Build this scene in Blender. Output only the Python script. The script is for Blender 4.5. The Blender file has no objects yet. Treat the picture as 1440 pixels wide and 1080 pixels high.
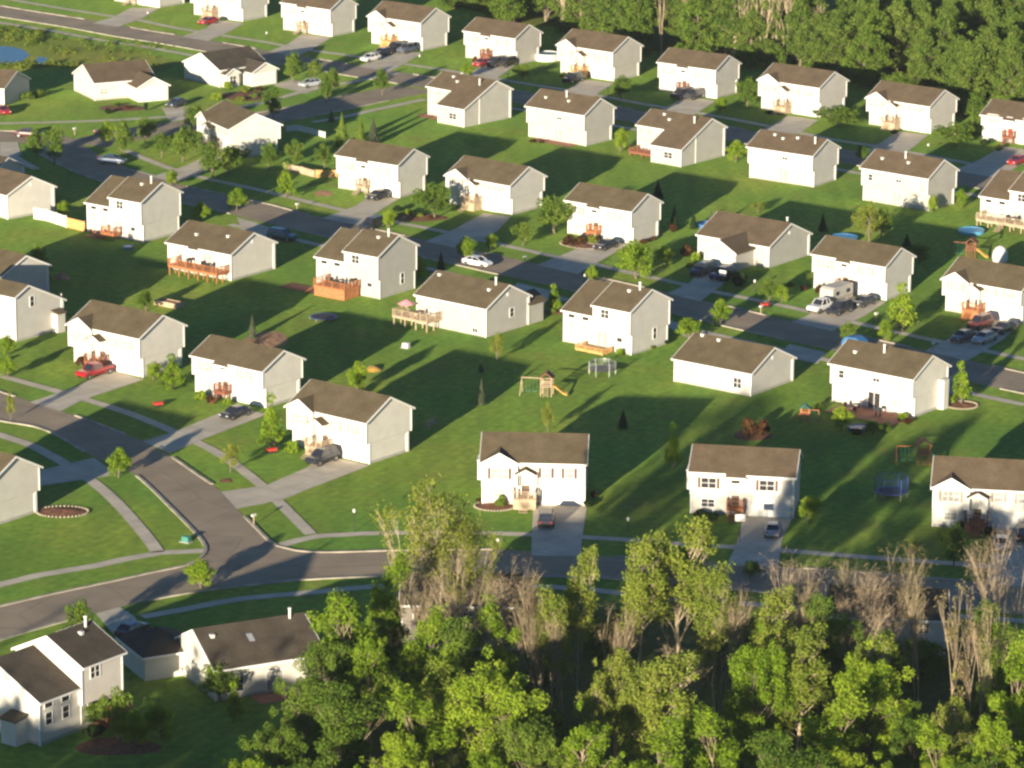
import bpy, math, random
import numpy as np
from mathutils import Vector, Matrix

# ------------------------------------------------------------------ scene, camera, light
scene = bpy.context.scene
COL = scene.collection
RAD = math.radians
random.seed(7)
rng = np.random.default_rng(11)

FPX, PITCH, ROLL, CAMH = 5589.0, RAD(15.21), RAD(0.47), 136.2
_f = Vector((0, math.cos(PITCH), -math.sin(PITCH)))
_r = Vector((1, 0, 0))
_u = _r.cross(_f)
_R = _r * math.cos(ROLL) + _u * math.sin(ROLL)
_U = -_r * math.sin(ROLL) + _u * math.cos(ROLL)


def at(px, py, z=0.0):
    """the place on the level z seen at this photograph position (1440 x 1080)"""
    d = _f + _R * ((px - 720) / FPX) - _U * ((py - 540) / FPX)
    t = (z - CAMH) / d.z
    return Vector((d.x * t, d.y * t, z))


cam_data = bpy.data.cameras.new('camera')
cam_data.lens = FPX / 1440 * 36.0
cam_data.sensor_width = 36.0
cam_data.clip_start = 1.0
cam_data.clip_end = 6000.0
cam = bpy.data.objects.new('camera', cam_data)
COL.objects.link(cam)
cam.matrix_world = Matrix(((_R.x, _U.x, -_f.x, 0), (_R.y, _U.y, -_f.y, 0), (_R.z, _U.z, -_f.z, CAMH), (0, 0, 0, 1)))
scene.camera = cam

SUN_AZ, SUN_EL = RAD(21.0), RAD(9.2)      # light travels towards +y, a little to +x
world = bpy.data.worlds.new('World')
scene.world = world
world.use_nodes = True
wn = world.node_tree
wn.nodes.clear()
wo = wn.nodes.new('ShaderNodeOutputWorld')
wb = wn.nodes.new('ShaderNodeBackground')
ws = wn.nodes.new('ShaderNodeTexSky')
ws.sky_type = 'NISHITA'
ws.sun_disc = False
ws.sun_elevation = SUN_EL
# the sun stands at the horizontal direction (-sin az, -cos az)
ws.sun_rotation = math.atan2(-math.sin(SUN_AZ), -math.cos(SUN_AZ))
ws.ozone_density = 5.0
ws.dust_density = 0.4
wb.inputs['Strength'].default_value = 0.062
wn.links.new(ws.outputs[0], wb.inputs[0])
wn.links.new(wb.outputs[0], wo.inputs[0])

sd = bpy.data.lights.new('sun', 'SUN')
sd.energy = 5.0
sd.angle = RAD(0.6)
sd.color = (1.0, 0.87, 0.67)
sun = bpy.data.objects.new('sun', sd)
COL.objects.link(sun)
sun.rotation_euler = Vector((math.sin(SUN_AZ) * math.cos(SUN_EL), math.cos(SUN_AZ) * math.cos(SUN_EL),
                             -math.sin(SUN_EL))).to_track_quat('-Z', 'Y').to_euler()
vs = scene.view_settings
vs.view_transform = 'Standard'
vs.look = 'None'
vs.gamma = 1.0
vs.exposure = 1.36
scene.render.engine = 'CYCLES'
scene.cycles.filter_width = 2.6
scene.cycles.max_bounces = 5
scene.cycles.transparent_max_bounces = 4


# ------------------------------------------------------------------ materials
def hexmix(c, k):
    return tuple(max(0, min(1, v * k)) for v in c[:3]) + (1,)


def material(name, col, rough=0.8, var=0.12, scale=1.5, bump=0.0, bscale=20.0, spec=0.3, metal=0.0, col2=None,
             detail=4.0, sheen=0.0, coords='Object', trans=0.0):
    m = bpy.data.materials.new(name)
    m.use_nodes = True
    nt = m.node_tree
    b = nt.nodes['Principled BSDF']
    b.inputs['Roughness'].default_value = rough
    b.inputs['Specular IOR Level'].default_value = spec
    b.inputs['Metallic'].default_value = metal
    if sheen:
        b.inputs['Sheen Weight'].default_value = sheen
    tc = nt.nodes.new('ShaderNodeTexCoord')
    n = nt.nodes.new('ShaderNodeTexNoise')
    n.inputs['Scale'].default_value = scale
    n.inputs['Detail'].default_value = detail
    nt.links.new(tc.outputs[coords], n.inputs['Vector'])
    r = nt.nodes.new('ShaderNodeValToRGB')
    r.color_ramp.elements[0].position = 0.3
    r.color_ramp.elements[1].position = 0.7
    r.color_ramp.elements[0].color = hexmix(col, 1 - var)
    r.color_ramp.elements[1].color = hexmix(col2 if col2 else col, 1 + var)
    nt.links.new(n.outputs['Fac'], r.inputs['Fac'])
    nt.links.new(r.outputs['Color'], b.inputs['Base Color'])
    if bump:
        n2 = nt.nodes.new('ShaderNodeTexNoise')
        n2.inputs['Scale'].default_value = bscale
        n2.inputs['Detail'].default_value = 2
        nt.links.new(tc.outputs[coords], n2.inputs['Vector'])
        bp = nt.nodes.new('ShaderNodeBump')
        bp.inputs['Strength'].default_value = min(1, bump)
        bp.inputs['Distance'].default_value = max(1, bump) * 0.05
        nt.links.new(n2.outputs['Fac'], bp.inputs['Height'])
        nt.links.new(bp.outputs['Normal'], b.inputs['Normal'])
    return m


def siding(name, col):
    """lap siding: slight dirt and the shadow line of every board"""
    m = material(name, col, rough=0.6, var=0.06, scale=0.7, spec=0.25)
    nt = m.node_tree
    b = nt.nodes['Principled BSDF']
    tc = nt.nodes['Texture Coordinate']
    w = nt.nodes.new('ShaderNodeTexWave')
    w.wave_type = 'BANDS'
    w.bands_direction = 'Z'
    w.wave_profile = 'SAW'
    w.inputs['Scale'].default_value = 1.6
    w.inputs['Distortion'].default_value = 0.0
    nt.links.new(tc.outputs['Object'], w.inputs['Vector'])
    bp = nt.nodes.new('ShaderNodeBump')
    bp.inputs['Strength'].default_value = 0.35
    bp.inputs['Distance'].default_value = 0.02
    nt.links.new(w.outputs['Fac'], bp.inputs['Height'])
    nt.links.new(bp.outputs['Normal'], b.inputs['Normal'])
    return m


def shingles(name, col, col2):
    m = material(name, col, rough=0.9, var=0.1, scale=0.55, col2=col2, spec=0.15, detail=6)
    nt = m.node_tree
    b = nt.nodes['Principled BSDF']
    tc = nt.nodes['Texture Coordinate']
    ramp = nt.nodes['Color Ramp']
    n = nt.nodes.new('ShaderNodeTexNoise')
    n.inputs['Scale'].default_value = 3.2
    n.inputs['Detail'].default_value = 3
    mp = nt.nodes.new('ShaderNodeMapping')
    mp.inputs['Scale'].default_value = (1.0, 3.0, 3.0)
    nt.links.new(tc.outputs['Object'], mp.inputs['Vector'])
    nt.links.new(mp.outputs['Vector'], n.inputs['Vector'])
    mx = nt.nodes.new('ShaderNodeMixRGB')
    mx.blend_type = 'MULTIPLY'
    mx.inputs['Fac'].default_value = 0.55
    r2 = nt.nodes.new('ShaderNodeValToRGB')
    r2.color_ramp.elements[0].position = 0.3
    r2.color_ramp.elements[0].color = (0.55, 0.55, 0.55, 1)
    r2.color_ramp.elements[1].position = 0.65
    r2.color_ramp.elements[1].color = (1.2, 1.2, 1.2, 1)
    nt.links.new(n.outputs['Fac'], r2.inputs['Fac'])
    nt.links.new(ramp.outputs['Color'], mx.inputs['Color1'])
    nt.links.new(r2.outputs['Color'], mx.inputs['Color2'])
    nt.links.new(mx.outputs['Color'], b.inputs['Base Color'])
    return m


def grass_material(name, a, b_, c, dirt=None, bump=1.0):
    m = bpy.data.materials.new(name)
    m.use_nodes = True
    nt = m.node_tree
    L = nt.links.new
    b = nt.nodes['Principled BSDF']
    b.inputs['Roughness'].default_value = 0.95
    b.inputs['Specular IOR Level'].default_value = 0.05
    b.inputs['Sheen Weight'].default_value = 0.25
    b.inputs['Sheen Roughness'].default_value = 0.6
    b.inputs['Sheen Tint'].default_value = (0.5, 0.7, 0.12, 1)
    g = nt.nodes.new('ShaderNodeNewGeometry')

    def noise(scale, det, stretch=None):
        n = nt.nodes.new('ShaderNodeTexNoise')
        n.inputs['Scale'].default_value = scale
        n.inputs['Detail'].default_value = det
        if stretch:
            mp = nt.nodes.new('ShaderNodeMapping')
            mp.inputs['Rotation'].default_value = (0, 0, RAD(38))
            mp.inputs['Scale'].default_value = stretch
            L(g.outputs['Position'], mp.inputs['Vector'])
            L(mp.outputs['Vector'], n.inputs['Vector'])
        else:
            L(g.outputs['Position'], n.inputs['Vector'])
        return n
    n1, n2, n3 = noise(0.045, 5), noise(0.9, 5), noise(0.35, 3, (1.0, 0.12, 1.0))
    r1 = nt.nodes.new('ShaderNodeValToRGB')
    e = r1.color_ramp.elements
    e[0].position, e[0].color = 0.32, a + (1,)
    e[1].position, e[1].color = 0.70, c + (1,)
    q = e.new(0.5)
    q.color = b_ + (1,)
    L(n1.outputs['Fac'], r1.inputs['Fac'])
    r2 = nt.nodes.new('ShaderNodeValToRGB')
    r2.color_ramp.elements[0].position, r2.color_ramp.elements[0].color = 0.3, (0.62, 0.66, 0.62, 1)
    r2.color_ramp.elements[1].position, r2.color_ramp.elements[1].color = 0.7, (1.32, 1.24, 1.12, 1)
    L(n2.outputs['Fac'], r2.inputs['Fac'])
    r3 = nt.nodes.new('ShaderNodeValToRGB')
    r3.color_ramp.elements[0].position, r3.color_ramp.elements[0].color = 0.38, (0.80, 0.84, 0.80, 1)
    r3.color_ramp.elements[1].position, r3.color_ramp.elements[1].color = 0.62, (1.16, 1.10, 0.98, 1)
    L(n3.outputs['Fac'], r3.inputs['Fac'])
    m1 = nt.nodes.new('ShaderNodeMixRGB')
    m1.blend_type = 'MULTIPLY'
    m1.inputs['Fac'].default_value = 1
    L(r1.outputs['Color'], m1.inputs['Color1'])
    L(r2.outputs['Color'], m1.inputs['Color2'])
    m2 = nt.nodes.new('ShaderNodeMixRGB')
    m2.blend_type = 'MULTIPLY'
    m2.inputs['Fac'].default_value = 1
    L(m1.outputs['Color'], m2.inputs['Color1'])
    L(r3.outputs['Color'], m2.inputs['Color2'])
    vo = nt.nodes.new('ShaderNodeTexVoronoi')
    vo.distance = 'CHEBYCHEV'
    vo.inputs['Scale'].default_value = 0.058
    vo.inputs['Randomness'].default_value = 0.45
    mv = nt.nodes.new('ShaderNodeMapping')
    mv.inputs['Rotation'].default_value = (0, 0, RAD(38))
    mv.inputs['Scale'].default_value = (1.0, 0.6, 1.0)
    L(g.outputs['Position'], mv.inputs['Vector'])
    L(mv.outputs['Vector'], vo.inputs['Vector'])
    wv = nt.nodes.new('ShaderNodeTexWave')
    wv.inputs['Scale'].default_value = 0.26
    wv.inputs['Distortion'].default_value = 1.2
    L(mv.outputs['Vector'], wv.inputs['Vector'])
    hs = nt.nodes.new('ShaderNodeSeparateColor')
    L(vo.outputs['Color'], hs.inputs[0])
    ma = nt.nodes.new('ShaderNodeMath')
    ma.operation = 'MULTIPLY_ADD'
    ma.inputs[1].default_value = 0.30
    ma.inputs[2].default_value = 0.82
    L(hs.outputs[0], ma.inputs[0])
    mb_ = nt.nodes.new('ShaderNodeMath')
    mb_.operation = 'MULTIPLY_ADD'
    mb_.inputs[1].default_value = 0.10
    L(wv.outputs['Fac'], mb_.inputs[0])
    L(ma.outputs[0], mb_.inputs[2])
    mc = nt.nodes.new('ShaderNodeVectorMath')
    mc.operation = 'SCALE'
    L(m2.outputs['Color'], mc.inputs[0])
    L(mb_.outputs[0], mc.inputs['Scale'])
    m2 = mc
    out = mc
    if dirt:
        n4 = noise(0.16, 4)
        r4 = nt.nodes.new('ShaderNodeValToRGB')
        r4.color_ramp.elements[0].position, r4.color_ramp.elements[0].color = 0.56, (0, 0, 0, 1)
        r4.color_ramp.elements[1].position, r4.color_ramp.elements[1].color = 0.76, (0.55, 0.55, 0.55, 1)
        L(n4.outputs['Fac'], r4.inputs['Fac'])
        m3 = nt.nodes.new('ShaderNodeMixRGB')
        L(r4.outputs['Color'], m3.inputs['Fac'])
        L(m2.outputs[0], m3.inputs['Color1'])
        m3.inputs['Color2'].default_value = dirt + (1,)
        out = m3
    L(out.outputs[0], b.inputs['Base Color'])
    nb = noise(9.0, 2)
    bp = nt.nodes.new('ShaderNodeBump')
    bp.inputs['Strength'].default_value = 1.0
    bp.inputs['Distance'].default_value = 0.12 * bump
    L(nb.outputs['Fac'], bp.inputs['Height'])
    L(bp.outputs['Normal'], b.inputs['Normal'])
    return m


def leaf_material(name, a, b_, c, trans=0.5):
    """leaf colour differs from clump to clump and from tree to tree; some light passes through"""
    m = bpy.data.materials.new(name)
    m.use_nodes = True
    nt = m.node_tree
    L = nt.links.new
    nt.nodes.clear()
    o = nt.nodes.new('ShaderNodeOutputMaterial')
    d = nt.nodes.new('ShaderNodeBsdfDiffuse')
    t = nt.nodes.new('ShaderNodeBsdfTranslucent')
    ms = nt.nodes.new('ShaderNodeMixShader')
    ms.inputs[0].default_value = trans
    tc = nt.nodes.new('ShaderNodeTexCoord')
    n = nt.nodes.new('ShaderNodeTexNoise')
    n.inputs['Scale'].default_value = 0.55
    n.inputs['Detail'].default_value = 5
    oi = nt.nodes.new('ShaderNodeObjectInfo')
    ad = nt.nodes.new('ShaderNodeVectorMath')
    ad.operation = 'ADD'
    L(tc.outputs['Object'], ad.inputs[0])
    L(oi.outputs['Location'], ad.inputs[1])
    L(ad.outputs[0], n.inputs['Vector'])
    mr = nt.nodes.new('ShaderNodeMath')
    mr.operation = 'MULTIPLY_ADD'
    mr.inputs[1].default_value = 0.22
    mr.inputs[2].default_value = -0.11
    L(oi.outputs['Random'], mr.inputs[0])
    su = nt.nodes.new('ShaderNodeMath')
    su.operation = 'ADD'
    L(n.outputs['Fac'], su.inputs[0])
    L(mr.outputs[0], su.inputs[1])
    r = nt.nodes.new('ShaderNodeValToRGB')
    e = r.color_ramp.elements
    e[0].position, e[0].color = 0.3, a + (1,)
    e[1].position, e[1].color = 0.72, c + (1,)
    q = e.new(0.5)
    q.color = b_ + (1,)
    L(su.outputs[0], r.inputs['Fac'])
    L(r.outputs['Color'], d.inputs['Color'])
    L(r.outputs['Color'], t.inputs['Color'])
    L(d.outputs[0], ms.inputs[1])
    L(t.outputs[0], ms.inputs[2])
    L(ms.outputs[0], o.inputs[0])
    return m


def paint_material():
    """car paint whose colour is the object's own colour"""
    m = bpy.data.materials.new('car_paint')
    m.use_nodes = True
    nt = m.node_tree
    b = nt.nodes['Principled BSDF']
    b.inputs['Roughness'].default_value = 0.3
    b.inputs['Coat Weight'].default_value = 0.4
    oi = nt.nodes.new('ShaderNodeObjectInfo')
    n = nt.nodes.new('ShaderNodeTexNoise')
    n.inputs['Scale'].default_value = 3
    mx = nt.nodes.new('ShaderNodeMixRGB')
    mx.blend_type = 'MULTIPLY'
    mx.inputs['Fac'].default_value = 0.2
    nt.links.new(oi.outputs['Color'], mx.inputs['Color1'])
    nt.links.new(n.outputs['Fac'], mx.inputs['Color2'])
    nt.links.new(mx.outputs['Color'], b.inputs['Base Color'])
    return m


M = {
    'wall_white': siding('siding_white', (0.57, 0.54, 0.48)),
    'wall_cream': siding('siding_cream', (0.53, 0.505, 0.445)),
    'wall_tan': siding('siding_tan', (0.42, 0.395, 0.35)),
    'wall_grey': siding('siding_grey', (0.48, 0.455, 0.415)),
    'wall_sand': siding('siding_sand', (0.47, 0.45, 0.405)),
    'wall_taupe': siding('siding_taupe', (0.385, 0.368, 0.33)),
    'wall_shade_tint': siding('siding_shade_tint', (0.17, 0.15, 0.13)),  # tree shade put into the siding colour of the house behind the trunks
    'trim': material('white_trim', (0.74, 0.72, 0.68), rough=0.5, var=0.04),
    'found': material('foundation_concrete', (0.36, 0.34, 0.31), rough=0.9),
    'roof_a': shingles('shingles_brown', (0.096, 0.074, 0.044), (0.112, 0.087, 0.052)),
    'roof_b': shingles('shingles_red_brown', (0.104, 0.076, 0.048), (0.118, 0.088, 0.056)),
    'roof_c': shingles('shingles_dark', (0.062, 0.051, 0.038), (0.078, 0.064, 0.048)),
    'pane_light': material('window_with_blind', (0.33, 0.32, 0.29), rough=0.15, var=0.25, scale=1.3, spec=0.6),
    'pane_dark': material('window_glass', (0.035, 0.035, 0.04), rough=0.08, var=0.3, scale=1.0, spec=0.8),
    'shutter': material('shutter_beige', (0.30, 0.25, 0.19), rough=0.6),
    'shutter_dark': material('shutter_brown', (0.10, 0.055, 0.045), rough=0.6),
    'garage': material('garage_door_paint', (0.66, 0.64, 0.60), rough=0.5, var=0.04),
    'door': material('front_door_brown', (0.12, 0.075, 0.05), rough=0.5),
    'door_red': material('front_door_red', (0.30, 0.05, 0.035), rough=0.5),
    'wood_orange': material('stained_wood_orange', (0.36, 0.14, 0.055), rough=0.7, var=0.25, scale=3),
    'wood_red': material('stained_wood_red', (0.22, 0.08, 0.045), rough=0.7, var=0.25, scale=3),
    'wood_pale': material('weathered_wood', (0.40, 0.30, 0.20), rough=0.85, var=0.25, scale=3),
    'wood_gold': material('new_pine_wood', (0.52, 0.30, 0.11), rough=0.8, var=0.2, scale=3),
    'vent': material('vent_metal', (0.62, 0.60, 0.55), rough=0.5, var=0.1),
    'asphalt': material('asphalt', (0.275, 0.218, 0.150), rough=0.95, var=0.13, scale=0.2, col2=(0.305, 0.240, 0.165),
                        bump=1.2, bscale=9, coords='Object', detail=8),
    'concrete': material('concrete', (0.56, 0.49, 0.375), rough=0.95, var=0.12, scale=0.35, detail=7, bump=1.0, bscale=9),
    'kerb': material('kerb_concrete', (0.36, 0.32, 0.25), rough=0.9, var=0.35, scale=0.5),
    'lawn': grass_material('lawn_grass', (0.066, 0.172, 0.034), (0.110, 0.205, 0.034), (0.180, 0.230, 0.042),
                           dirt=(0.17, 0.11, 0.045)),
    'rough_grass': grass_material('rough_grass', (0.09, 0.12, 0.025), (0.14, 0.15, 0.035), (0.19, 0.17, 0.05), bump=1.5),
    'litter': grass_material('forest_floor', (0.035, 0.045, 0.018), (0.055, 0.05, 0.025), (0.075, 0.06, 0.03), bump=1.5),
    'mulch': material('mulch', (0.17, 0.075, 0.04), rough=0.95, var=0.4, scale=2.5, bump=1, bscale=8),
    'soil': material('bare_soil', (0.36, 0.20, 0.10), rough=0.95, var=0.3, scale=1.5, bump=1, bscale=5),
    'leaf_bright': leaf_material('leaves_bright', (0.150, 0.245, 0.022), (0.225, 0.330, 0.028), (0.310, 0.400, 0.042)),
    'leaf_mid': leaf_material('leaves_mid', (0.090, 0.160, 0.024), (0.140, 0.220, 0.032), (0.205, 0.275, 0.045)),
    'leaf_forest': leaf_material('leaves_forest', (0.095, 0.170, 0.028), (0.145, 0.215, 0.038), (0.195, 0.255, 0.052)),
    'leaf_dark': leaf_material('leaves_dark', (0.020, 0.045, 0.016), (0.032, 0.062, 0.020), (0.05, 0.08, 0.024)),
    'leaf_yellow': leaf_material('leaves_yellow', (0.17, 0.21, 0.03), (0.25, 0.285, 0.042), (0.32, 0.34, 0.06)),
    'leaf_open': leaf_material('leaves_open', (0.17, 0.235, 0.036), (0.25, 0.305, 0.048), (0.32, 0.360, 0.065)),
    'leaf_twig': leaf_material('twigs', (0.20, 0.15, 0.10), (0.27, 0.20, 0.135), (0.33, 0.26, 0.16), trans=0.2),
    'leaf_grey': leaf_material('needles_grey', (0.085, 0.105, 0.062), (0.125, 0.145, 0.085), (0.17, 0.19, 0.12)),
    'leaf_red': leaf_material('leaves_red_brown', (0.075, 0.035, 0.02), (0.11, 0.055, 0.025), (0.15, 0.08, 0.035)),
    'leaf_brown': leaf_material('buds_brown', (0.22, 0.16, 0.10), (0.27, 0.22, 0.11), (0.30, 0.28, 0.10)),
    'bark': material('bark_grey_brown', (0.15, 0.12, 0.085), rough=0.95, var=0.3, scale=2.5),
    'bark_pale': material('bark_pale', (0.36, 0.29, 0.19), rough=0.9, var=0.3, scale=2.0),
    'bark_tan': material('bark_tan', (0.28, 0.22, 0.145), rough=0.9, var=0.3, scale=2.0),
    'paint': paint_material(),
    'car_glass': material('car_glass', (0.02, 0.022, 0.028), rough=0.06, spec=0.9, var=0.1),
    'rubber': material('rubber', (0.025, 0.025, 0.025), rough=0.8),
    'rim': material('wheel_rim', (0.4, 0.4, 0.4), rough=0.3, metal=0.8),
    'lens': material('headlight_lens', (0.7, 0.7, 0.68), rough=0.1, spec=0.8),
    'lens_red': material('tail_light_lens', (0.35, 0.02, 0.02), rough=0.15, spec=0.8),
    'black': material('black_plastic', (0.03, 0.03, 0.035), rough=0.6),
    'blue': material('blue_plastic', (0.04, 0.14, 0.30), rough=0.4, var=0.15),
    'cyan': material('cyan_tarp', (0.08, 0.26, 0.40), rough=0.4, var=0.15),
    'navy': material('blue_netting_pad', (0.04, 0.07, 0.22), rough=0.5),
    'teal': material('teal_canvas', (0.05, 0.19, 0.15), rough=0.7),
    'pink': material('pink_canvas', (0.62, 0.28, 0.30), rough=0.8),
    'white': material('white_plastic', (0.62, 0.60, 0.55), rough=0.4, var=0.04),
    'red': material('red_plastic', (0.42, 0.04, 0.03), rough=0.5),
    'yellow': material('yellow_plastic', (0.42, 0.25, 0.05), rough=0.4),
    'pool_water': material('pool_water', (0.03, 0.16, 0.33), rough=0.08, spec=0.6, var=0.1),
    'stone': material('stone_edging', (0.30, 0.25, 0.18), rough=0.9, var=0.3, scale=3),
    'patio': material('brick_patio', (0.33, 0.15, 0.09), rough=0.9, var=0.25, scale=2),
    'steel': material('galvanised_steel', (0.42, 0.43, 0.44), rough=0.4, metal=0.4),
    'rubbermat': material('trampoline_mat', (0.03, 0.032, 0.04), rough=0.7),
    'signal': material('green_paint', (0.05, 0.24, 0.16), rough=0.5),
}


def add_lines(m, kind):
    """sealed cracks in the asphalt, joints between concrete slabs"""
    nt = m.node_tree
    b = nt.nodes['Principled BSDF']
    ramp = nt.nodes['Color Ramp']
    tc = nt.nodes['Texture Coordinate']
    mp = nt.nodes.new('ShaderNodeMapping')
    mp.inputs['Rotation'].default_value = (0, 0, RAD(38))
    nt.links.new(tc.outputs['Object'], mp.inputs['Vector'])
    if kind == 'crack':
        t = nt.nodes.new('ShaderNodeTexVoronoi')
        t.feature = 'DISTANCE_TO_EDGE'
        t.inputs['Scale'].default_value = 0.09
        nt.links.new(mp.outputs[0], t.inputs['Vector'])
        r = nt.nodes.new('ShaderNodeValToRGB')
        r.color_ramp.elements[0].position, r.color_ramp.elements[0].color = 0.003, (0.82, 0.82, 0.82, 1)
        r.color_ramp.elements[1].position, r.color_ramp.elements[1].color = 0.016, (1, 1, 1, 1)
        nt.links.new(t.outputs['Distance'], r.inputs['Fac'])
        o = r.outputs['Color']
    else:
        t = nt.nodes.new('ShaderNodeTexBrick')
        t.offset = 0.0
        t.inputs['Color1'].default_value = (1, 1, 1, 1)
        t.inputs['Color2'].default_value = (0.86, 0.86, 0.86, 1)
        t.inputs['Mortar'].default_value = (0.55, 0.55, 0.55, 1)
        t.inputs['Scale'].default_value = 1.0
        t.inputs['Mortar Size'].default_value = 0.03
        t.inputs['Brick Width'].default_value = 2.4
        t.inputs['Row Height'].default_value = 2.4
        nt.links.new(mp.outputs[0], t.inputs['Vector'])
        o = t.outputs['Color']
    mx = nt.nodes.new('ShaderNodeMixRGB')
    mx.blend_type = 'MULTIPLY'
    mx.inputs['Fac'].default_value = 1
    nt.links.new(ramp.outputs['Color'], mx.inputs['Color1'])
    nt.links.new(o, mx.inputs['Color2'])
    nt.links.new(mx.outputs['Color'], b.inputs['Base Color'])


add_lines(M['asphalt'], 'crack')
add_lines(M['concrete'], 'slab')


def water_material():
    m = bpy.data.materials.new('pond_water')
    m.use_nodes = True
    nt = m.node_tree
    b = nt.nodes['Principled BSDF']
    b.inputs['Base Color'].default_value = (0.03, 0.045, 0.05, 1)
    b.inputs['Roughness'].default_value = 0.1
    b.inputs['IOR'].default_value = 1.33
    b.inputs['Specular IOR Level'].default_value = 1.0
    tc = nt.nodes.new('ShaderNodeTexCoord')
    n = nt.nodes.new('ShaderNodeTexNoise')
    n.inputs['Scale'].default_value = 1.5
    bp = nt.nodes.new('ShaderNodeBump')
    bp.inputs['Strength'].default_value = 0.05
    bp.inputs['Distance'].default_value = 0.03
    nt.links.new(tc.outputs['Object'], n.inputs['Vector'])
    nt.links.new(n.outputs['Fac'], bp.inputs['Height'])
    nt.links.new(bp.outputs['Normal'], b.inputs['Normal'])
    return m


M['water'] = water_material()


# ------------------------------------------------------------------ mesh building
class MB:
    def __init__(self, xf=None):
        self.v, self.f = [], []
        self.xf = xf

    def add(self, vs_, fs):
        k = len(self.v)
        for p in vs_:
            p = Vector(p)
            if self.xf is not None:
                p = self.xf @ p
            self.v.append(tuple(p))
        self.f += [tuple(i + k for i in q) for q in fs]

    def box(self, x0, x1, y0, y1, z0, z1, top=True, bottom=True):
        v = [(x0, y0, z0), (x1, y0, z0), (x1, y1, z0), (x0, y1, z0), (x0, y0, z1), (x1, y0, z1), (x1, y1, z1), (x0, y1, z1)]
        f = [(0, 1, 5, 4), (1, 2, 6, 5), (2, 3, 7, 6), (3, 0, 4, 7)]
        if top:
            f.append((4, 5, 6, 7))
        if bottom:
            f.append((3, 2, 1, 0))
        self.add(v, f)

    def hexa(self, a, b):
        """a, b: two quads (lists of four points) joined"""
        self.add(list(a) + list(b), [(0, 1, 2, 3)[::-1], (4, 5, 6, 7), (0, 1, 5, 4), (1, 2, 6, 5), (2, 3, 7, 6), (3, 0, 4, 7)])

    def prism(self, poly, y0, y1):
        """poly in (x, z), extruded along y"""
        n = len(poly)
        v = [(x, y0, z) for x, z in poly] + [(x, y1, z) for x, z in poly]
        f = [tuple(range(n)), tuple(range(2 * n - 1, n - 1, -1))]
        f += [(i, i + n, (i + 1) % n + n, (i + 1) % n) for i in range(n)]
        self.add(v, f)

    def prismx(self, poly, x0, x1):
        """poly in (y, z), extruded along x"""
        n = len(poly)
        v = [(x0, y, z) for y, z in poly] + [(x1, y, z) for y, z in poly]
        f = [tuple(range(n))[::-1], tuple(range(n, 2 * n))]
        f += [(i, (i + 1) % n, (i + 1) % n + n, i + n) for i in range(n)]
        self.add(v, f)

    def flat(self, poly, z):
        n = len(poly)
        self.add([(p[0], p[1], z) for p in poly], [tuple(range(n))])

    def slab(self, poly, z0, z1):
        n = len(poly)
        v = [(p[0], p[1], z0) for p in poly] + [(p[0], p[1], z1) for p in poly]
        f = [tuple(range(n, 2 * n))] + [(i, (i + 1) % n, (i + 1) % n + n, i + n) for i in range(n)]
        self.add(v, f)

    def tube(self, a, b, ra, rb=None, n=8, cap=True):
        rb = ra if rb is None else rb
        a, b = Vector(a), Vector(b)
        d = (b - a)
        if d.length < 1e-6:
            return
        d.normalize()
        s = d.orthogonal().normalized()
        t = d.cross(s)
        v = []
        for c, r in ((a, ra), (b, rb)):
            for i in range(n):
                w = 2 * math.pi * i / n
                v.append(c + s * (r * math.cos(w)) + t * (r * math.sin(w)))
        f = [(i, (i + 1) % n, (i + 1) % n + n, i + n) for i in range(n)]
        if cap:
            f += [tuple(range(n))[::-1], tuple(range(n, 2 * n))]
        self.add(v, f)

    def lathe(self, prof, c=(0, 0, 0), n=16):
        v, f = [], []
        for r, z in prof:
            for i in range(n):
                w = 2 * math.pi * i / n
                v.append((c[0] + r * math.cos(w), c[1] + r * math.sin(w), c[2] + z))
        for k in range(len(prof) - 1):
            for i in range(n):
                j = (i + 1) % n
                f.append((k * n + i, k * n + j, (k + 1) * n + j, (k + 1) * n + i))
        self.add(v, f)

    def build(self, name, mat, parent=None, smooth=False, loc=None):
        me = bpy.data.meshes.new(name)
        me.from_pydata(self.v, [], self.f)
        me.validate()
        me.update()
        me.materials.append(mat)
        if smooth:
            me.polygons.foreach_set('use_smooth', [True] * len(me.polygons))
        o = bpy.data.objects.new(name, me)
        COL.objects.link(o)
        if parent is not None:
            o.parent = parent
        if loc is not None:
            o.location = loc
        return o


def tag(o, label=None, cat=None, group=None, kind=None):
    if label:
        o['label'] = label
    if cat:
        o['category'] = cat
    if group:
        o['group'] = group
    if kind:
        o['kind'] = kind
    return o


def empty(name, loc, rz, label, cat, group=None):
    o = bpy.data.objects.new(name, None)
    COL.objects.link(o)
    o.location = loc
    o.rotation_euler = (0, 0, rz)
    return tag(o, label, cat, group)


def copy_tree(o, parent=None):
    c = o.copy()
    COL.objects.link(c)
    c.parent = parent
    for ch in list(o.children):
        copy_tree(ch, c)
    return c


# ------------------------------------------------------------------ ground, streets, walks
def smooth_line(pts, step=3.0):
    """Catmull-Rom through the points, resampled"""
    P = [Vector((p[0], p[1])) for p in pts]
    P = [P[0] * 2 - P[1]] + P + [P[-1] * 2 - P[-2]]
    out = []
    for i in range(1, len(P) - 2):
        n = max(1, int((P[i + 1] - P[i]).length / step))
        for k in range(n):
            t = k / n
            a, b, c, d = P[i - 1], P[i], P[i + 1], P[i + 2]
            out.append(0.5 * ((2 * b) + (c - a) * t + (2 * a - 5 * b + 4 * c - d) * t * t + (3 * b - a - 3 * c + d) * t ** 3))
    out.append(P[-2])
    return out


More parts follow.
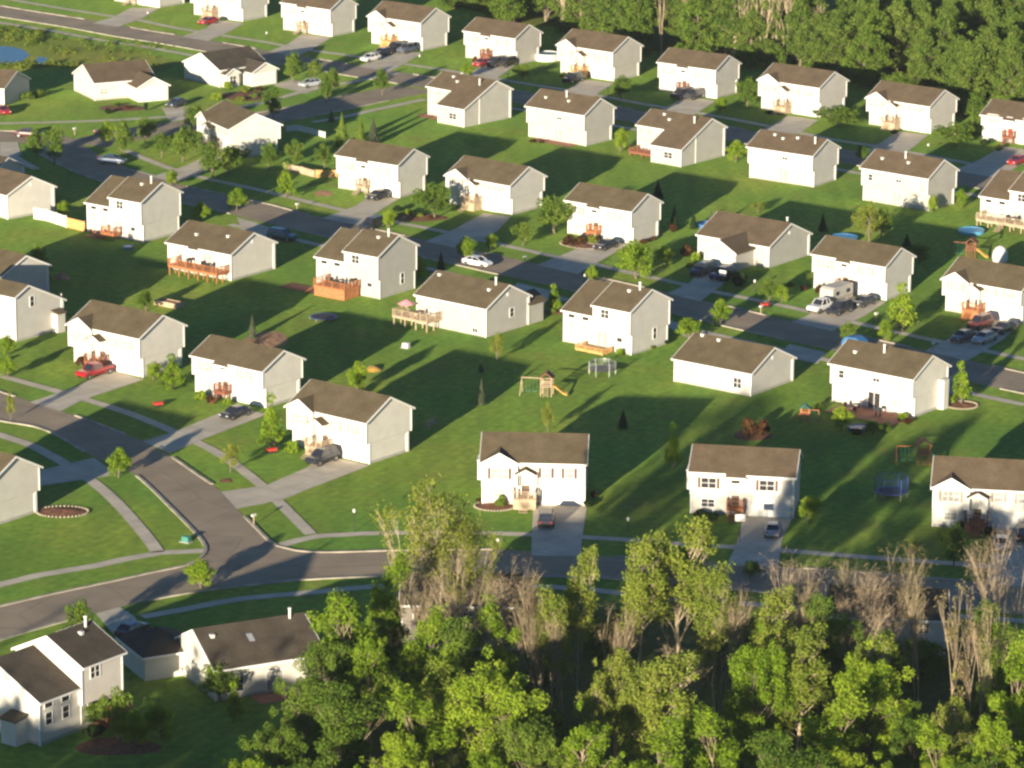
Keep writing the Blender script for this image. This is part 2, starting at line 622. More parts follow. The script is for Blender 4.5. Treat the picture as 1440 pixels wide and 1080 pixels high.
def offset_line(line, d):
    """shift to the right of the direction of travel by d"""
    out = []
    for i, p in enumerate(line):
        a = line[max(0, i - 1)]
        b = line[min(len(line) - 1, i + 1)]
        t = (b - a).normalized()
        out.append(p + Vector((t.y, -t.x)) * d)
    return out


def ribbon(mb, line, w, z, h=0.0):
    L = offset_line(line, -w / 2)
    R = offset_line(line, w / 2)
    for i in range(len(line) - 1):
        q = [L[i], L[i + 1], R[i + 1], R[i]]
        if h:
            mb.hexa([(p.x, p.y, z) for p in q[::-1]], [(p.x, p.y, z + h) for p in q[::-1]])
        else:
            mb.add([(p.x, p.y, z) for p in q[::-1]], [(0, 1, 2, 3)])


def pxline(pts, step=3.0, z=0.0):
    return smooth_line([at(x, y, z) for x, y in pts], step)


g = MB()
# one sheet to the horizon, finer near the scene
xs = [-4000, -600, -200, -120, 120, 200, 600, 4000]
ys = [-800, 100, 300, 340, 560, 800, 1000, 1600, 6000]
for i in range(len(xs) - 1):
    for j in range(len(ys) - 1):
        g.add([(xs[i], ys[j], 0), (xs[i + 1], ys[j], 0), (xs[i + 1], ys[j + 1], 0), (xs[i], ys[j + 1], 0)], [(0, 1, 2, 3)])
tag(g.build('ground', M['lawn']), kind='structure')

KW = 8.8          # street width between kerbs
ZR, ZD, ZS, ZK = 0.02, 0.045, 0.055, 0.13

far_kerb = pxline([(-60, -4), (0, 8), (47, 16), (137, 30), (211, 43.5), (264, 51.5), (330, 63), (384, 72.6), (521, 95), (603, 108),
                   (721, 127), (826.7, 143.5), (911, 158), (974, 168.5), (1069, 187), (1179, 208.5), (1276, 226.5), (1387, 247), (1440, 257), (1520, 273)])
mid_kerb = pxline([(-70, 183), (0, 184), (60, 187), (100, 194), (131.7, 213), (146.7, 221.7), (190, 240), (263, 262), (315, 274), (385, 289), (418, 298),
                   (548, 327), (705, 360), (742, 368.5), (805.6, 382), (979.8, 420.7), (1037.8, 434), (1077, 443.5), (1218, 474.8), (1279, 488), (1424, 521), (1520, 541)])
far_line = offset_line(far_kerb, KW / 2)
mid_line = offset_line(mid_kerb, KW / 2)
cross_line = pxline([(585, 124), (520, 137), (450, 152), (392, 163), (330, 172), (260, 178), (215, 184), (165, 193), (120, 203)])

# lower streets: traced outline of the sweeping corner
low_poly_px = [(-40, 536), (0, 551), (42, 564), (84.5, 577.5), (126.7, 592), (163.6, 606.5), (200.6, 619.7), (227, 635.6), (242.8, 643.5),
               (277, 667), (311.4, 691), (332.5, 714.7), (356, 738.5), (377.4, 760), (389.6, 768), (416, 774.5), (455, 777), (520, 775.5), (574, 774),
               (693, 773), (760, 776), (826, 781), (890, 785), (1020, 792), (1094, 797), (1192, 804), (1332, 815), (1440, 824), (1560, 834),
               (1560, 872), (1440, 864), (1374, 858), (1200, 845), (1060, 832), (900, 818), (832, 813), (740, 811), (620, 811), (540, 811), (455.5, 814), (403, 818),
               (330, 826), (264, 834.6), (190, 849), (137, 861), (105.6, 870), (52.8, 884.7), (0, 900.5), (-60, 920),
               (-60, 868), (0, 853), (79, 834.6), (169, 815.5), (211, 806), (264, 795), (279.7, 787), (289, 775.4), (285, 762), (264, 738.5),
               (237.5, 712), (211, 685.7), (184.7, 664.6), (145, 649), (119, 635.6), (79, 612), (47.5, 600), (0, 592), (-40, 580)]
from mathutils.geometry import tessellate_polygon


def flat_poly(name, pts, z, mat, kind='structure'):
    vs_ = [Vector((p[0], p[1], z)) for p in pts]
    tris = tessellate_polygon([vs_])
    mb = MB()
    mb.add(vs_, [t for t in tris])
    o = mb.build(name, mat)
    # upward normals
    me = o.data
    import bmesh
    bm = bmesh.new()
    bm.from_mesh(me)
    for f_ in bm.faces:
        f_.normal_update()
        if f_.normal.z < 0:
            f_.normal_flip()
    bm.to_mesh(me)
    bm.free()
    return tag(o, kind=kind)


for nm, ln, zz in (('road', far_line, ZR), ('road', mid_line, ZR), ('road', cross_line, ZR - 0.008)):
    mb = MB()
    ribbon(mb, ln, KW, zz)
    tag(mb.build(nm, M['asphalt']), kind='structure')
flat_poly('road', [at(x, y) for x, y in low_poly_px], ZR, M['asphalt'])


def kerb(pts_world, skip=()):
    """a low concrete kerb; skip = list of (x, y, r) where driveways cross"""
    mb = MB()
    run = []

    def flush(run):
        if len(run) > 1:
            ribbon(mb, run, 0.38, 0.0, ZK)
    for p in pts_world:
        if any((p.x - s[0]) ** 2 + (p.y - s[1]) ** 2 < s[2] ** 2 for s in skip):
            flush(run)
            run = []
        else:
            run.append(p)
    flush(run)
    if mb.v:
        tag(mb.build('kerb', M['kerb']), kind='structure')


KSKIP = []      # filled by driveways


def walk(line, w=1.5, z=ZS, name='sidewalk'):
    mb = MB()
    ribbon(mb, line, w, z)
    tag(mb.build(name, M['concrete']), kind='structure')


SW = 4.6
walk(pxline([(-60, -16), (0, -4), (45, 5), (137, 20), (190, 27.7), (248, 39.6), (306, 49), (380, 60.7), (421, 68.6), (505.7, 80.5), (579.6, 92), (651, 103), (721, 115),
             (826.7, 132), (911, 147.8), (974.5, 158), (1069.5, 175.5), (1171, 196.6), (1223.6, 204.5), (1276, 213.8), (1387, 235), (1440, 245), (1520, 260)]))
far_low = offset_line(far_kerb, KW + SW)
walk([p for p in far_low if at(-100, 30).x < p.x < at(340, 85).x])
walk([p for p in far_low if at(600, 125).x < p.x])
walk(pxline([(228, 233), (255, 242.5), (301.7, 254), (356.7, 265.8), (406.7, 277.5), (461, 291), (561, 313.8), (603, 321.7), (664, 335), (734, 351), (787, 362.6), (837, 372),
             (884.7, 383.8), (958.6, 399.6), (1001, 410), (1074.8, 424.7), (1139, 439), (1218, 457.7), (1324, 481.4), (1376.7, 492), (1440, 505), (1520, 522)]))
mid_low = offset_line(mid_kerb, KW + SW)
walk([p for p in mid_low if at(0, 225).x < p.x < at(60, 235).x])
walk([p for p in mid_low if p.x > at(300, 315).x])
walk(pxline([(-60, 176), (0, 174), (132, 170.5), (237, 164.6), (262, 163)]))
walk(pxline([(333, 151), (355, 148), (390, 139), (437, 126.7), (519, 111), (560, 103)]))
walk(pxline([(440, 172), (482, 165), (540, 152), (598, 140)]))
walk(pxline([(176.7, 211.7), (200, 222), (228, 233)]))
walk(pxline([(-40, 517), (5, 530), (81.8, 551), (118.7, 561.7), (184.7, 582.8), (245.5, 607.8), (277, 622.4), (316.6, 643.5), (369.5, 684.4), (389.6, 704), (437, 751.7)]))
walk(pxline([(389, 769), (420, 760), (447.6, 754.4), (508, 751), (614, 749), (727, 751.5), (816, 755.7), (884.7, 759.6), (953, 765), (1094, 774), (1192, 782), (1387, 796.6), (1440, 801), (1540, 809)]))
walk(pxline([(-40, 602), (0, 612), (39.6, 625), (90, 651.4), (132, 679), (163.6, 706.8), (190, 736), (210, 760), (222, 777)]), w=1.6)
walk(pxline([(287, 775), (224.3, 778), (170, 788), (132, 796.6), (52.8, 809.7), (0, 822.7), (-50, 836)]), w=1.6)
walk(pxline([(200, 868), (256, 858), (306, 848), (346, 841.7), (440, 833.5), (508, 826.7), (600, 824), (755, 825), (827, 829), (895, 838), (1000, 846), (1100, 853), (1374, 869), (1440, 874), (1540, 882)]))

def driveway(px, z=ZD):
    pts = [at(x, y) for x, y in px]
    o = flat_poly('driveway', pts, z, M['concrete'])
    return o


DRIVES = [
    [(42, 566), (110, 543), (150, 520), (203, 534), (118, 562), (84.5, 579)],
    [(200.6, 621), (250, 606), (311, 580), (328, 572), (376, 583), (290, 616), (239, 638)],
    [(311, 692), (373.7, 683), (429, 659), (455, 640), (520, 655), (429, 690), (398, 703), (333, 716)],
    [(165, 668), (132, 644), (60, 661), (40, 668), (44, 690), (60.7, 683), (124, 674)],
    [(747, 782), (747.5, 765), (750, 709), (826, 711), (818, 760), (817, 783)],
    [(1022, 795), (1036, 765), (1045.7, 727), (1114, 729), (1099.6, 760), (1094, 799)],
    [(1386, 822), (1392.5, 794), (1402, 742), (1480, 748), (1470, 800), (1466, 828)],
    [(134.6, 863), (169, 854), (190, 868), (200, 895), (170, 905)],
    # middle street, upper side
    [(453, 307), (500, 290), (520, 276), (562, 279), (538, 294), (503, 317)],
    [(598, 340), (640, 322), (680, 300), (718, 305), (700, 325), (652, 351)],
    [(755, 373), (800, 355), (836, 338), (886, 344), (855, 361), (812, 386)],
    [(938, 413), (970, 398), (985, 380), (1035, 386), (1010, 405), (985, 424)],
    [(1113, 453), (1150, 438), (1195, 417), (1246, 425), (1215, 445), (1170, 466)],
    [(1300, 494), (1340, 474), (1385, 446), (1437, 454), (1410, 478), (1360, 508)],
    [(174, 235), (219, 247), (262, 233), (300, 214), (322, 222), (292, 240), (247, 257), (222, 251)],
    # middle street, lower side
    [(356, 312), (395, 326), (392, 343), (343, 330), (333, 306)],
    [(505, 345), (488, 330), (545, 352), (562, 345)],
    [(715, 410), (728, 398), (778, 410), (766, 428)],
    [(925, 452), (940, 450), (983, 462), (965, 475)],
    [(1095, 500), (1110, 484), (1162, 496), (1150, 512)],
    [(1300, 530), (1320, 524), (1365, 536), (1340, 556)],
    # far street, upper side
    [(130, 33), (160, 24), (185, 11), (224, 11.5), (200, 26), (165, 38)],
    [(255, 52), (290, 40), (303, 28), (343, 33), (322, 45), (292, 58)],
    [(378, 73), (405, 62), (425, 48), (466, 53), (445, 66), (418, 80)],
    [(505, 94), (530, 82), (552, 70), (594, 75), (572, 88), (548, 101)],
    [(636, 115), (660, 104), (684, 88), (725, 92), (705, 106), (680, 122)],
    [(775, 137), (798, 127), (820, 112), (863, 117), (840, 132), (820, 145)],
    [(915, 160), (940, 150), (965, 136), (1007, 142), (985, 156), (965, 169)],
    [(1060, 187), (1085, 177), (1108, 163), (1151, 169), (1130, 184), (1105, 196)],
    [(1212, 215), (1240, 200), (1262, 185), (1305, 190), (1285, 207), (1258, 224)],
    [(1340, 240), (1375, 226), (1410, 206), (1460, 213), (1440, 230), (1400, 250)],
    # far street, lower side (fronts of the houses seen from behind)
    [(712, 137), (680, 131), (660, 139), (700, 150)],
    [(868, 163), (833, 158), (818, 165), (862, 176)],
    [(1020, 192), (985, 185), (968, 193), (1015, 205)],
    [(1180, 222), (1143, 215), (1130, 222), (1175, 236)],
    [(1340, 253), (1300, 246), (1290, 252), (1340, 268)],
    # top left
    [(227, 152), (266, 150), (262, 168), (240, 172)],
    [(382, 120), (410, 112), (455, 122), (430, 132)],
    [(0, 200), (25, 200), (30, 218), (0, 222)],
]
for d_ in DRIVES:
    driveway(d_)
    # the street edge of each driveway opens the kerb
for d_ in DRIVES:
    pts = [at(x, y) for x, y in d_]
    for i in range(len(pts)):
        a, b = pts[i], pts[(i + 1) % len(pts)]
        for t in (0.1, 0.5, 0.9):
            q = a.lerp(b, t)
            KSKIP.append((q.x, q.y, 2.3))
KS2 = KSKIP + [(p.x, p.y, 5.0) for p in cross_line[:3]]
KS3 = KSKIP + [(at(120, 203).x, at(120, 203).y, 7.0), (at(140, 198).x, at(140, 198).y, 7.0)]
kerb(far_kerb, KSKIP)
kerb(offset_line(far_kerb, KW), KS2)
kerb(mid_kerb, KS3)
kerb(offset_line(mid_kerb, KW), KSKIP)
kerb(offset_line(cross_line, KW / 2)[3:-6], KSKIP)
kerb(offset_line(cross_line, -KW / 2)[3:-6], KSKIP)
lowp = [at(x, y) for x, y in low_poly_px]
kerb(smooth_line(lowp[0:29], 1.5), KSKIP)
kerb(smooth_line(lowp[29:49], 1.5), KSKIP)
kerb(smooth_line(lowp[49:], 1.5), KSKIP)

# pond and its rough margin, upper left
flat_poly('meadow', [at(*p) for p in [(-80, 40), (0, 40), (60, 48), (150, 64), (260, 88), (200, 110), (120, 88), (80, 92), (30, 100), (-80, 110)]], 0.012, M['rough_grass'])
flat_poly('pond', [at(*p) for p in [(-60, 66), (0, 65), (20, 66), (34, 71), (42, 78), (30, 86), (10, 89), (-60, 92)]], 0.02, M['water'])
flat_poly('pond', [at(*p) for p in [(50, 84), (56, 79), (66, 82), (66, 88), (56, 91)]], 0.02, M['water'])
# floor of the two woods
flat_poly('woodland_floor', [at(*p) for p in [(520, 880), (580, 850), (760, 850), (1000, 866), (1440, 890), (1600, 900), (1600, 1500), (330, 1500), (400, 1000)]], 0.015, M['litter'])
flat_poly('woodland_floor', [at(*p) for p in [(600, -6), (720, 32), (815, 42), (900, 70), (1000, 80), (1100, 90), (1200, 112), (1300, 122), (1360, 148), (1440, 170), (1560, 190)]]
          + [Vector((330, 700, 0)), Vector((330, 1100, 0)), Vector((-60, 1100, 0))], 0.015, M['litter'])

# the evening air: one even volume round everything
hz = MB()
hz.box(-4600, 4600, -1200, 6500, -1.0, 150.0)
hz_o = tag(hz.build('haze', M['white']), 'thin evening haze lying over the whole estate', kind='stuff')
hm = bpy.data.materials.new('haze')
hm.use_nodes = True
hm.node_tree.nodes.clear()
ho = hm.node_tree.nodes.new('ShaderNodeOutputMaterial')
hv = hm.node_tree.nodes.new('ShaderNodeVolumePrincipled')
hv.inputs['Density'].default_value = 0.00003
hv.inputs['Color'].default_value = (0.86, 0.93, 1.0, 1)
hv.inputs['Anisotropy'].default_value = 0.0
hm.node_tree.links.new(hv.outputs[0], ho.inputs['Volume'])
hz_o.data.materials.clear()
hz_o.data.materials.append(hm)

# ------------------------------------------------------------------ houses
def gable_walls(mb, x0, x1, y0, y1, z0, h, r):
    """walls with gables at both ends, ridge along x"""
    yc = (y0 + y1) / 2
    mb.prismx([(y0, z0), (y1, z0), (y1, h), (yc, h + r), (y0, h)], x0, x1)


def roof_planes(mb, segs, xa, xb, yc, zr, s, yback, t=0.16):
    """front plane in segments (x0, x1, y_eave) and a whole back plane; ridge at yc, zr"""
    for x0, x1, ye in segs:
        za = zr - s * (yc - ye)
        mb.hexa([(x0, ye, za), (x0, yc, zr), (x1, yc, zr), (x1, ye, za)][::-1],
                [(x0, ye, za + t), (x0, yc, zr + t), (x1, yc, zr + t), (x1, ye, za + t)][::-1])
    zb = zr - s * (yback - yc)
    mb.hexa([(xa, yc, zr), (xa, yback, zb), (xb, yback, zb), (xb, yc, zr)][::-1],
            [(xa, yc, zr + t), (xa, yback, zb + t), (xb, yback, zb + t), (xb, yc, zr + t)][::-1])


def rake(mb, x, y0, z0, y1, z1, w=0.05, d=0.24):
    """white board up the sloping edge of a roof"""
    mb.hexa([(x, y0, z0 - 0.06), (x, y1, z1 - 0.06), (x + w, y1, z1 - 0.06), (x + w, y0, z0 - 0.06)],
            [(x, y0, z0 + d - 0.07), (x, y1, z1 + d - 0.07), (x + w, y1, z1 + d - 0.07), (x + w, y0, z0 + d - 0.07)])


def gutter(mb, x0, x1, y, z, side=-1):
    a, b = (y - 0.09, y - 0.003) if side < 0 else (y + 0.003, y + 0.09)
    mb.box(x0, x1, a, b, z - 0.04, z + 0.14)


def window(parent, x, z, w, h, y, pane='pane_light', shutters=None, xf=None, bars=1, name='window'):
    """a window in a wall facing -y (or through xf); frame, pane and shutters"""
    mb = MB(xf)
    f = 0.08
    y0, y1 = y - 0.06, y + 0.02
    mb.box(x - w / 2 - f, x + w / 2 + f, y0, y1, z - f, z)
    mb.box(x - w / 2 - f, x + w / 2 + f, y0, y1, z + h, z + h + f)
    mb.box(x - w / 2 - f, x - w / 2, y0, y1, z, z + h)
    mb.box(x + w / 2, x + w / 2 + f, y0, y1, z, z + h)
    for i in range(bars):
        xx = x - w / 2 + w * (i + 1) / (bars + 1)
        mb.box(xx - 0.03, xx + 0.03, y0 + 0.01, y1, z, z + h)
    if h > 0.7:
        mb.box(x - w / 2, x + w / 2, y0 + 0.015, y1, z + h * 0.5 - 0.025, z + h * 0.5 + 0.025)
    o = mb.build(name, M['trim'], parent)
    p = MB(xf)
    p.add([(x - w / 2, y - 0.015, z), (x + w / 2, y - 0.015, z), (x + w / 2, y - 0.015, z + h), (x - w / 2, y - 0.015, z + h)], [(0, 1, 2, 3)])
    p.build('pane', M[pane], o)
    if shutters:
        for sx in (x - w / 2 - f - 0.34, x + w / 2 + f + 0.02):
            s = MB(xf)
            s.box(sx, sx + 0.32, y - 0.05, y + 0.01, z - 0.04, z + h + 0.04)
            s.build('shutter', M[shutters], o)
    return o


def door(parent, x, z, w, h, y, mat='door', xf=None, name='front_door'):
    mb = MB(xf)
    mb.box(x - w / 2, x + w / 2, y - 0.05, y + 0.02, z, z + h)
    o = mb.build(name, M[mat], parent)
    t = MB(xf)
    t.box(x - w / 2 - 0.1, x - w / 2 - 0.003, y - 0.07, y + 0.02, z, z + h + 0.1)
    t.box(x + w / 2 + 0.003, x + w / 2 + 0.1, y - 0.07, y + 0.02, z, z + h + 0.1)
    t.box(x - w / 2 - 0.003, x + w / 2 + 0.003, y - 0.07, y + 0.02, z + h + 0.003, z + h + 0.1)
    t.build('frame', M['trim'], o)
    return o


def sliding_door(parent, x, z, y, xf=None, pane='pane_light'):
    mb = MB(xf)
    w, h = 1.8, 2.05
    for a, b in ((x - w / 2 - 0.08, x - w / 2), (x - 0.04, x + 0.04), (x + w / 2, x + w / 2 + 0.08)):
        mb.box(a, b, y - 0.06, y + 0.02, z, z + h)
    mb.box(x - w / 2 - 0.08, x + w / 2 + 0.08, y - 0.06, y + 0.02, z + h, z + h + 0.08)
    o = mb.build('patio_door', M['trim'], parent)
    p = MB(xf)
    p.add([(x - w / 2, y - 0.02, z), (x + w / 2, y - 0.02, z), (x + w / 2, y - 0.02, z + h), (x - w / 2, y - 0.02, z + h)], [(0, 1, 2, 3)])
    p.build('pane', M[pane], o)


def garage_door(parent, x0, x1, y, h=2.15, xf=None):
    mb = MB(xf)
    n = 4
    for i in range(n):
        z0 = 0.04 + i * h / n
        mb.box(x0, x1, y - 0.03, y + 0.02, z0, z0 + h / n - 0.03)
        k = max(2, int((x1 - x0) / 0.6))
        for j in range(k):
            a = x0 + (x1 - x0) * (j + 0.12) / k
            b = x0 + (x1 - x0) * (j + 0.88) / k
            mb.box(a, b, y - 0.045, y - 0.031, z0 + 0.09, z0 + h / n - 0.12)
    o = mb.build('garage_door', M['garage'], parent)
    t = MB(xf)
    t.box(x0 - 0.12, x0 - 0.01, y - 0.06, y + 0.02, 0.02, h + 0.14)
    t.box(x1 + 0.01, x1 + 0.12, y - 0.06, y + 0.02, 0.02, h + 0.14)
    t.box(x0 - 0.01, x1 + 0.01, y - 0.06, y + 0.02, h + 0.03, h + 0.14)
    t.build('frame', M['trim'], o)
    return o


def railing(mb, x0, y0, x1, y1, z, h=0.95, gap=0.28):
    a, b = Vector((x0, y0, 0)), Vector((x1, y1, 0))
    L = (b - a).length
    n = max(1, int(round(L / gap)))
    for i in range(n + 1):
        p = a.lerp(b, i / n)
        r = 0.055 if i in (0, n) or i % 6 == 0 else 0.022
        mb.box(p.x - r, p.x + r, p.y - r, p.y + r, z, z + h)
    t = (b - a).normalized()
    q = Vector((-t.y, t.x, 0)) * 0.07
    for zz, th in ((z + h, 0.05), (z + 0.1, 0.05)):
        mb.hexa([(a - q).to_tuple()[:2] + (zz,), (b - q).to_tuple()[:2] + (zz,), (b + q).to_tuple()[:2] + (zz,), (a + q).to_tuple()[:2] + (zz,)],
                [(a - q).to_tuple()[:2] + (zz + th,), (b - q).to_tuple()[:2] + (zz + th,), (b + q).to_tuple()[:2] + (zz + th,), (a + q).to_tuple()[:2] + (zz + th,)])


def deck(parent, x0, x1, y0, y1, z, mat, skirt=False, rail=True, stairs=None, railh=0.95):
    """wooden deck against the wall y1; boards, posts and railing"""
    mb = MB()
    n = int((y1 - y0) / 0.3)
    for i in range(n):
        a = y0 + (y1 - y0) * i / n
        mb.box(x0, x1, a, a + (y1 - y0) / n - 0.02, z - 0.06, z)
    mb.box(x0, x1, y0 + 0.02, y0 + 0.08, z - 0.28, z - 0.062)
    mb.box(x0 + 0.02, x0 + 0.08, y0 + 0.1, y1 - 0.01, z - 0.28, z - 0.062)
    mb.box(x1 - 0.08, x1 - 0.02, y0 + 0.1, y1 - 0.01, z - 0.28, z - 0.062)
    o = mb.build('deck', M[mat], parent)
    p = MB()
    if skirt:
        p.box(x0 + 0.03, x1 - 0.03, y0 + 0.09, y0 + 0.12, 0, z - 0.3)
        p.box(x0 + 0.1, x0 + 0.13, y0 + 0.14, y1 - 0.02, 0, z - 0.3)
        p.box(x1 - 0.13, x1 - 0.1, y0 + 0.14, y1 - 0.02, 0, z - 0.3)
    if skirt:
        p.build('skirt', M[mat], o)
    k = max(2, int((x1 - x0) / 1.8) + 1)
    for i in range(k):
        x = x0 + 0.15 + (x1 - x0 - 0.3) * i / (k - 1)
        for y in ((y0 + 0.22), (y0 + y1) / 2):
            p = MB()
            p.box(x - 0.07, x + 0.07, y - 0.07, y + 0.07, 0, z - 0.28)
            p.build('post', M[mat], o)
    if rail:
        r = MB()
        railing(r, x0 + 0.06, y0 + 0.06, x1 - 0.06, y0 + 0.06, z, railh)
        railing(r, x0 + 0.06, y0 + 0.2, x0 + 0.06, y1 - 0.1, z, railh)
        railing(r, x1 - 0.06, y0 + 0.2, x1 - 0.06, y1 - 0.1, z, railh)
        r.build('railing', M[mat], o)
    if stairs:
        s = MB()
        k = max(2, int(z / 0.19))
        xs, d = stairs
        for i in range(k):
            zz = z - (i + 1) * z / (k + 1)
            if d == 'x-':
                s.box(xs - (i + 1) * 0.27, xs - i * 0.27 - 0.01, y0 + 0.3, y0 + 1.3, zz - 0.05, zz)
            elif d == 'y-':
                s.box(xs, xs + 1.1, y0 - (i + 1) * 0.27, y0 - i * 0.27 - 0.01, zz - 0.05, zz)
        s.build('steps', M[mat], o)
    return o


def vents(parent_roof, items, yc, zr, s):
    """small things on the roof; items = (x, y, kind)"""
    for x, y, k in items:
        z = zr + 0.16 - s * abs(yc - y)
        mb = MB()
        if k == 'pipe':
            mb.tube((x, y, z - 0.1), (x, y, z + 1.0), 0.13, n=10)
            mb.tube((x, y, z + 1.0), (x, y, z + 1.12), 0.2, n=10)
            mb.build('flue', M['vent'], parent_roof)
        elif k == 'chimney':
            mb.box(x - 0.35, x + 0.35, y - 0.25, y + 0.25, z - 0.3, z + 0.9)
            mb.box(x - 0.42, x + 0.42, y - 0.32, y + 0.32, z + 0.9, z + 1.0)
            mb.build('chimney', M['trim'], parent_roof)
        else:
            mb.box(x - 0.2, x + 0.2, y - 0.2, y + 0.2, z - 0.15, z + 0.18)
            mb.box(x - 0.24, x + 0.24, y - 0.24, y + 0.24, z + 0.18, z + 0.25)
            mb.build('roof_vent', M['vent'], parent_roof)


def corners(mb, pts, z0, z1, w=0.1):
    for x, y in pts:
        mb.box(x - w, x + w, y - w, y + w, z0, z1)


def house(n):
    """n: dict of one house"""
    T, W, D, h, r = n['t'], n['W'], n['D'], n['h'], n['r']
    root = empty(n.get('kind', 'house'), (n['x'], n['y'], 0), RAD(n['a']), n['label'], 'house', n.get('group'))
    wall = M[n.get('wall', 'wall_white')]
    roofm = M[n.get('roof', 'roof_a')]
    s = n.get('s', r / (D / 2))
    zr = h + r
    yc = n.get('yc', D / 2)
    hb_ = zr - s * (D - yc)
    hf_ = zr - s * yc
    ov, oe = 0.4, 0.3
    jf = n.get('jf', 0.6)
    jb = n.get('jb', 0.6)
    ZL = 2.6
    sh = n.get('shut', 'shutter')
    pane = n.get('pane', 'pane_light')
    w = MB()
    t = MB()
    xl, xr = -oe, W + oe
    segs = [(xl, xr, -ov)]
    two = T in 'ABD'
    if two:
        w.box(0, W, jf, D - jb, 0, ZL, top=False, bottom=False)
        w.prismx([(0, ZL - 0.05), (D, ZL - 0.05), (D, h), (yc, zr - 0.02), (0, h)], 0, W)
        corners(t, [(0.0, 0.0), (W, 0.0), (0, D), (W, D)], ZL - 0.07, h - 0.1, 0.07)
        corners(t, [(W, jf), (0, D - jb), (W, D - jb), (0, jf)], 0, ZL - 0.08, 0.07)
    else:
        w.prismx([(0, 0), (D, 0), (D, hb_), (yc, zr - 0.02), (0, hf_)], 0, W)
        corners(t, [(0.0, 0.0), (W, 0.0)], 0, hf_ - 0.1, 0.07)
        corners(t, [(0, D), (W, D)], 0, hb_ - 0.1, 0.07)
        jf = jb = 0
    if T == 'B':
        segs = [(xl, 4.1, -ov + 0.12), (4.1, 6.5, -ov - 0.45), (6.5, xr, -ov)]
    if T == 'C':
        e = n.get('ext', 4.0)
        xe = W * 0.5
        segs = [(xl, xe - 0.2, -ov), (xe - 0.2, xr, -ov - e)]
        # the part under the long roof slope
        he = h - s * e
        w.prismx([(-e, 0), (0.01, 0), (0.01, h - 0.02), (-e, he - 0.02)], xe, W)
        corners(t, [(xe, -e), (W, -e)], 0, he - 0.1, 0.07)
    if T == 'M':
        segs = [(xl, 4.3, -ov), (4.3, 6.2, -ov - 0.35), (6.2, xr, -ov)]
    # roof
    rm = MB()
    roof_planes(rm, segs, xl, xr, yc, zr, s, D + ov)
    for x0, x1, ye in segs:
        gutter(t, x0, x1, ye, zr - s * (yc - ye))
    gutter(t, xl, xr, D + ov, zr - s * (D - yc + ov), 1)
    for x, ye in ((xl - 0.053, segs[0][2]), (xr + 0.003, segs[-1][2])):
        rake(t, x, ye, zr - s * (yc - ye), yc, zr)
        rake(t, x, yc, zr, D + ov, zr - s * (D - yc + ov))
    # ridge cap
    rm.prismx([(yc - 0.22, zr + 0.11), (yc + 0.22, zr + 0.11), (yc, zr + 0.23)], xl + 0.02, xr - 0.02)
    wing = n.get('wing')
    if T == 'A':
        bw, bp = 4.1, 0.5
        xc = bw / 2
        bz = h - 0.1
        rise = 1.15
        # projecting bay with its own gable
        w.prism([(0.02, ZL - 0.12), (bw, ZL - 0.12), (bw, bz), (xc, bz + rise - 0.03), (0.02, bz)], -bp, 2.4)
        corners(t, [(0.02, -bp), (bw, -bp)], ZL - 0.14, bz - 0.1, 0.07)
        k = rise / (bw / 2)
        for sx in (-1, 1):
            xe_ = xc + sx * (bw / 2 + 0.3)
            ze = bz - 0.3 * k
            y0_, y1_ = -bp - 0.3, 2.3
            q = [(xe_, y0_, ze), (xc, y0_, bz + rise), (xc, y1_, bz + rise), (xe_, y1_, ze)]
            if sx > 0:
                q = q[::-1]
            rm.hexa(q, [(a, b, c + 0.15) for a, b, c in q])
            t.hexa([(xe_, y0_ - 0.053, ze - 0.05), (xc, y0_ - 0.053, bz + rise - 0.05), (xc, y0_ - 0.003, bz + rise - 0.05), (xe_, y0_ - 0.003, ze - 0.05)],
                   [(xe_, y0_ - 0.053, ze + 0.16), (xc, y0_ - 0.053, bz + rise + 0.16), (xc, y0_ - 0.003, bz + rise + 0.16), (xe_, y0_ - 0.003, ze + 0.16)])
    wo_ = w.build('wall', wall, root)
    fo = MB()
    e0 = 0.012
    fo.box(-e0, W + e0, jf - e0, D - jb + e0, 0, 0.32, top=True, bottom=False)
    fo.build('foundation', M['found'], wo_)
    t.build('trim', M['trim'], root)
    ro = rm.build('roof', roofm, root)
    vents(ro, n.get('vents', []), yc, zr, s)
    wx = n.get('wood', 'wood_pale')
    if T == 'A':
        window(root, 2.05, 3.45, 1.9, 1.25, -0.5, pane, sh, bars=2)
        window(root, 7.5, 3.55, 0.95, 1.15, 0, pane, sh, bars=0)
        window(root, 10.2, 3.55, 0.95, 1.15, 0, pane, sh, bars=0)
        window(root, 2.0, 0.9, 1.4, 0.9, jf, pane, None)
        # entrance with its little gabled roof
        pm = MB()
        px0, px1, pz, pr = 4.0, 6.3, 4.15, 0.62
        pc = (px0 + px1) / 2
        pm.prism([(px0, pz), (px1, pz), (pc, pz + pr)], -1.25, 0.02)
        for xx in (px0 + 0.08, px1 - 0.2):
            pm.box(xx, xx + 0.12, -1.2, -1.08, 1.25, pz - 0.003)
        po = pm.build('portico', M['trim'], root)
        pr_ = MB()
        for sx in (-1, 1):
            xe_ = pc + sx * ((px1 - px0) / 2 + 0.15)
            q = [(xe_, -1.4, pz - 0.02), (pc, -1.4, pz + pr + 0.06), (pc, -0.004, pz + pr + 0.06), (xe_, -0.004, pz - 0.02)]
            if sx > 0:
                q = q[::-1]
            pr_.hexa(q, [(a, b, c + 0.1) for a, b, c in q])
        pr_.build('portico_roof', roofm, po)
        door(root, 5.1, 1.25, 0.95, 2.05, jf - 0.0, n.get('door', 'door'))
        # recess walls beside the door come from the overhang; landing and steps
        deck(root, 3.7, 6.4, -1.5, jf - 0.03, 1.22, wx, skirt=True, stairs=(4.4, 'y-'))
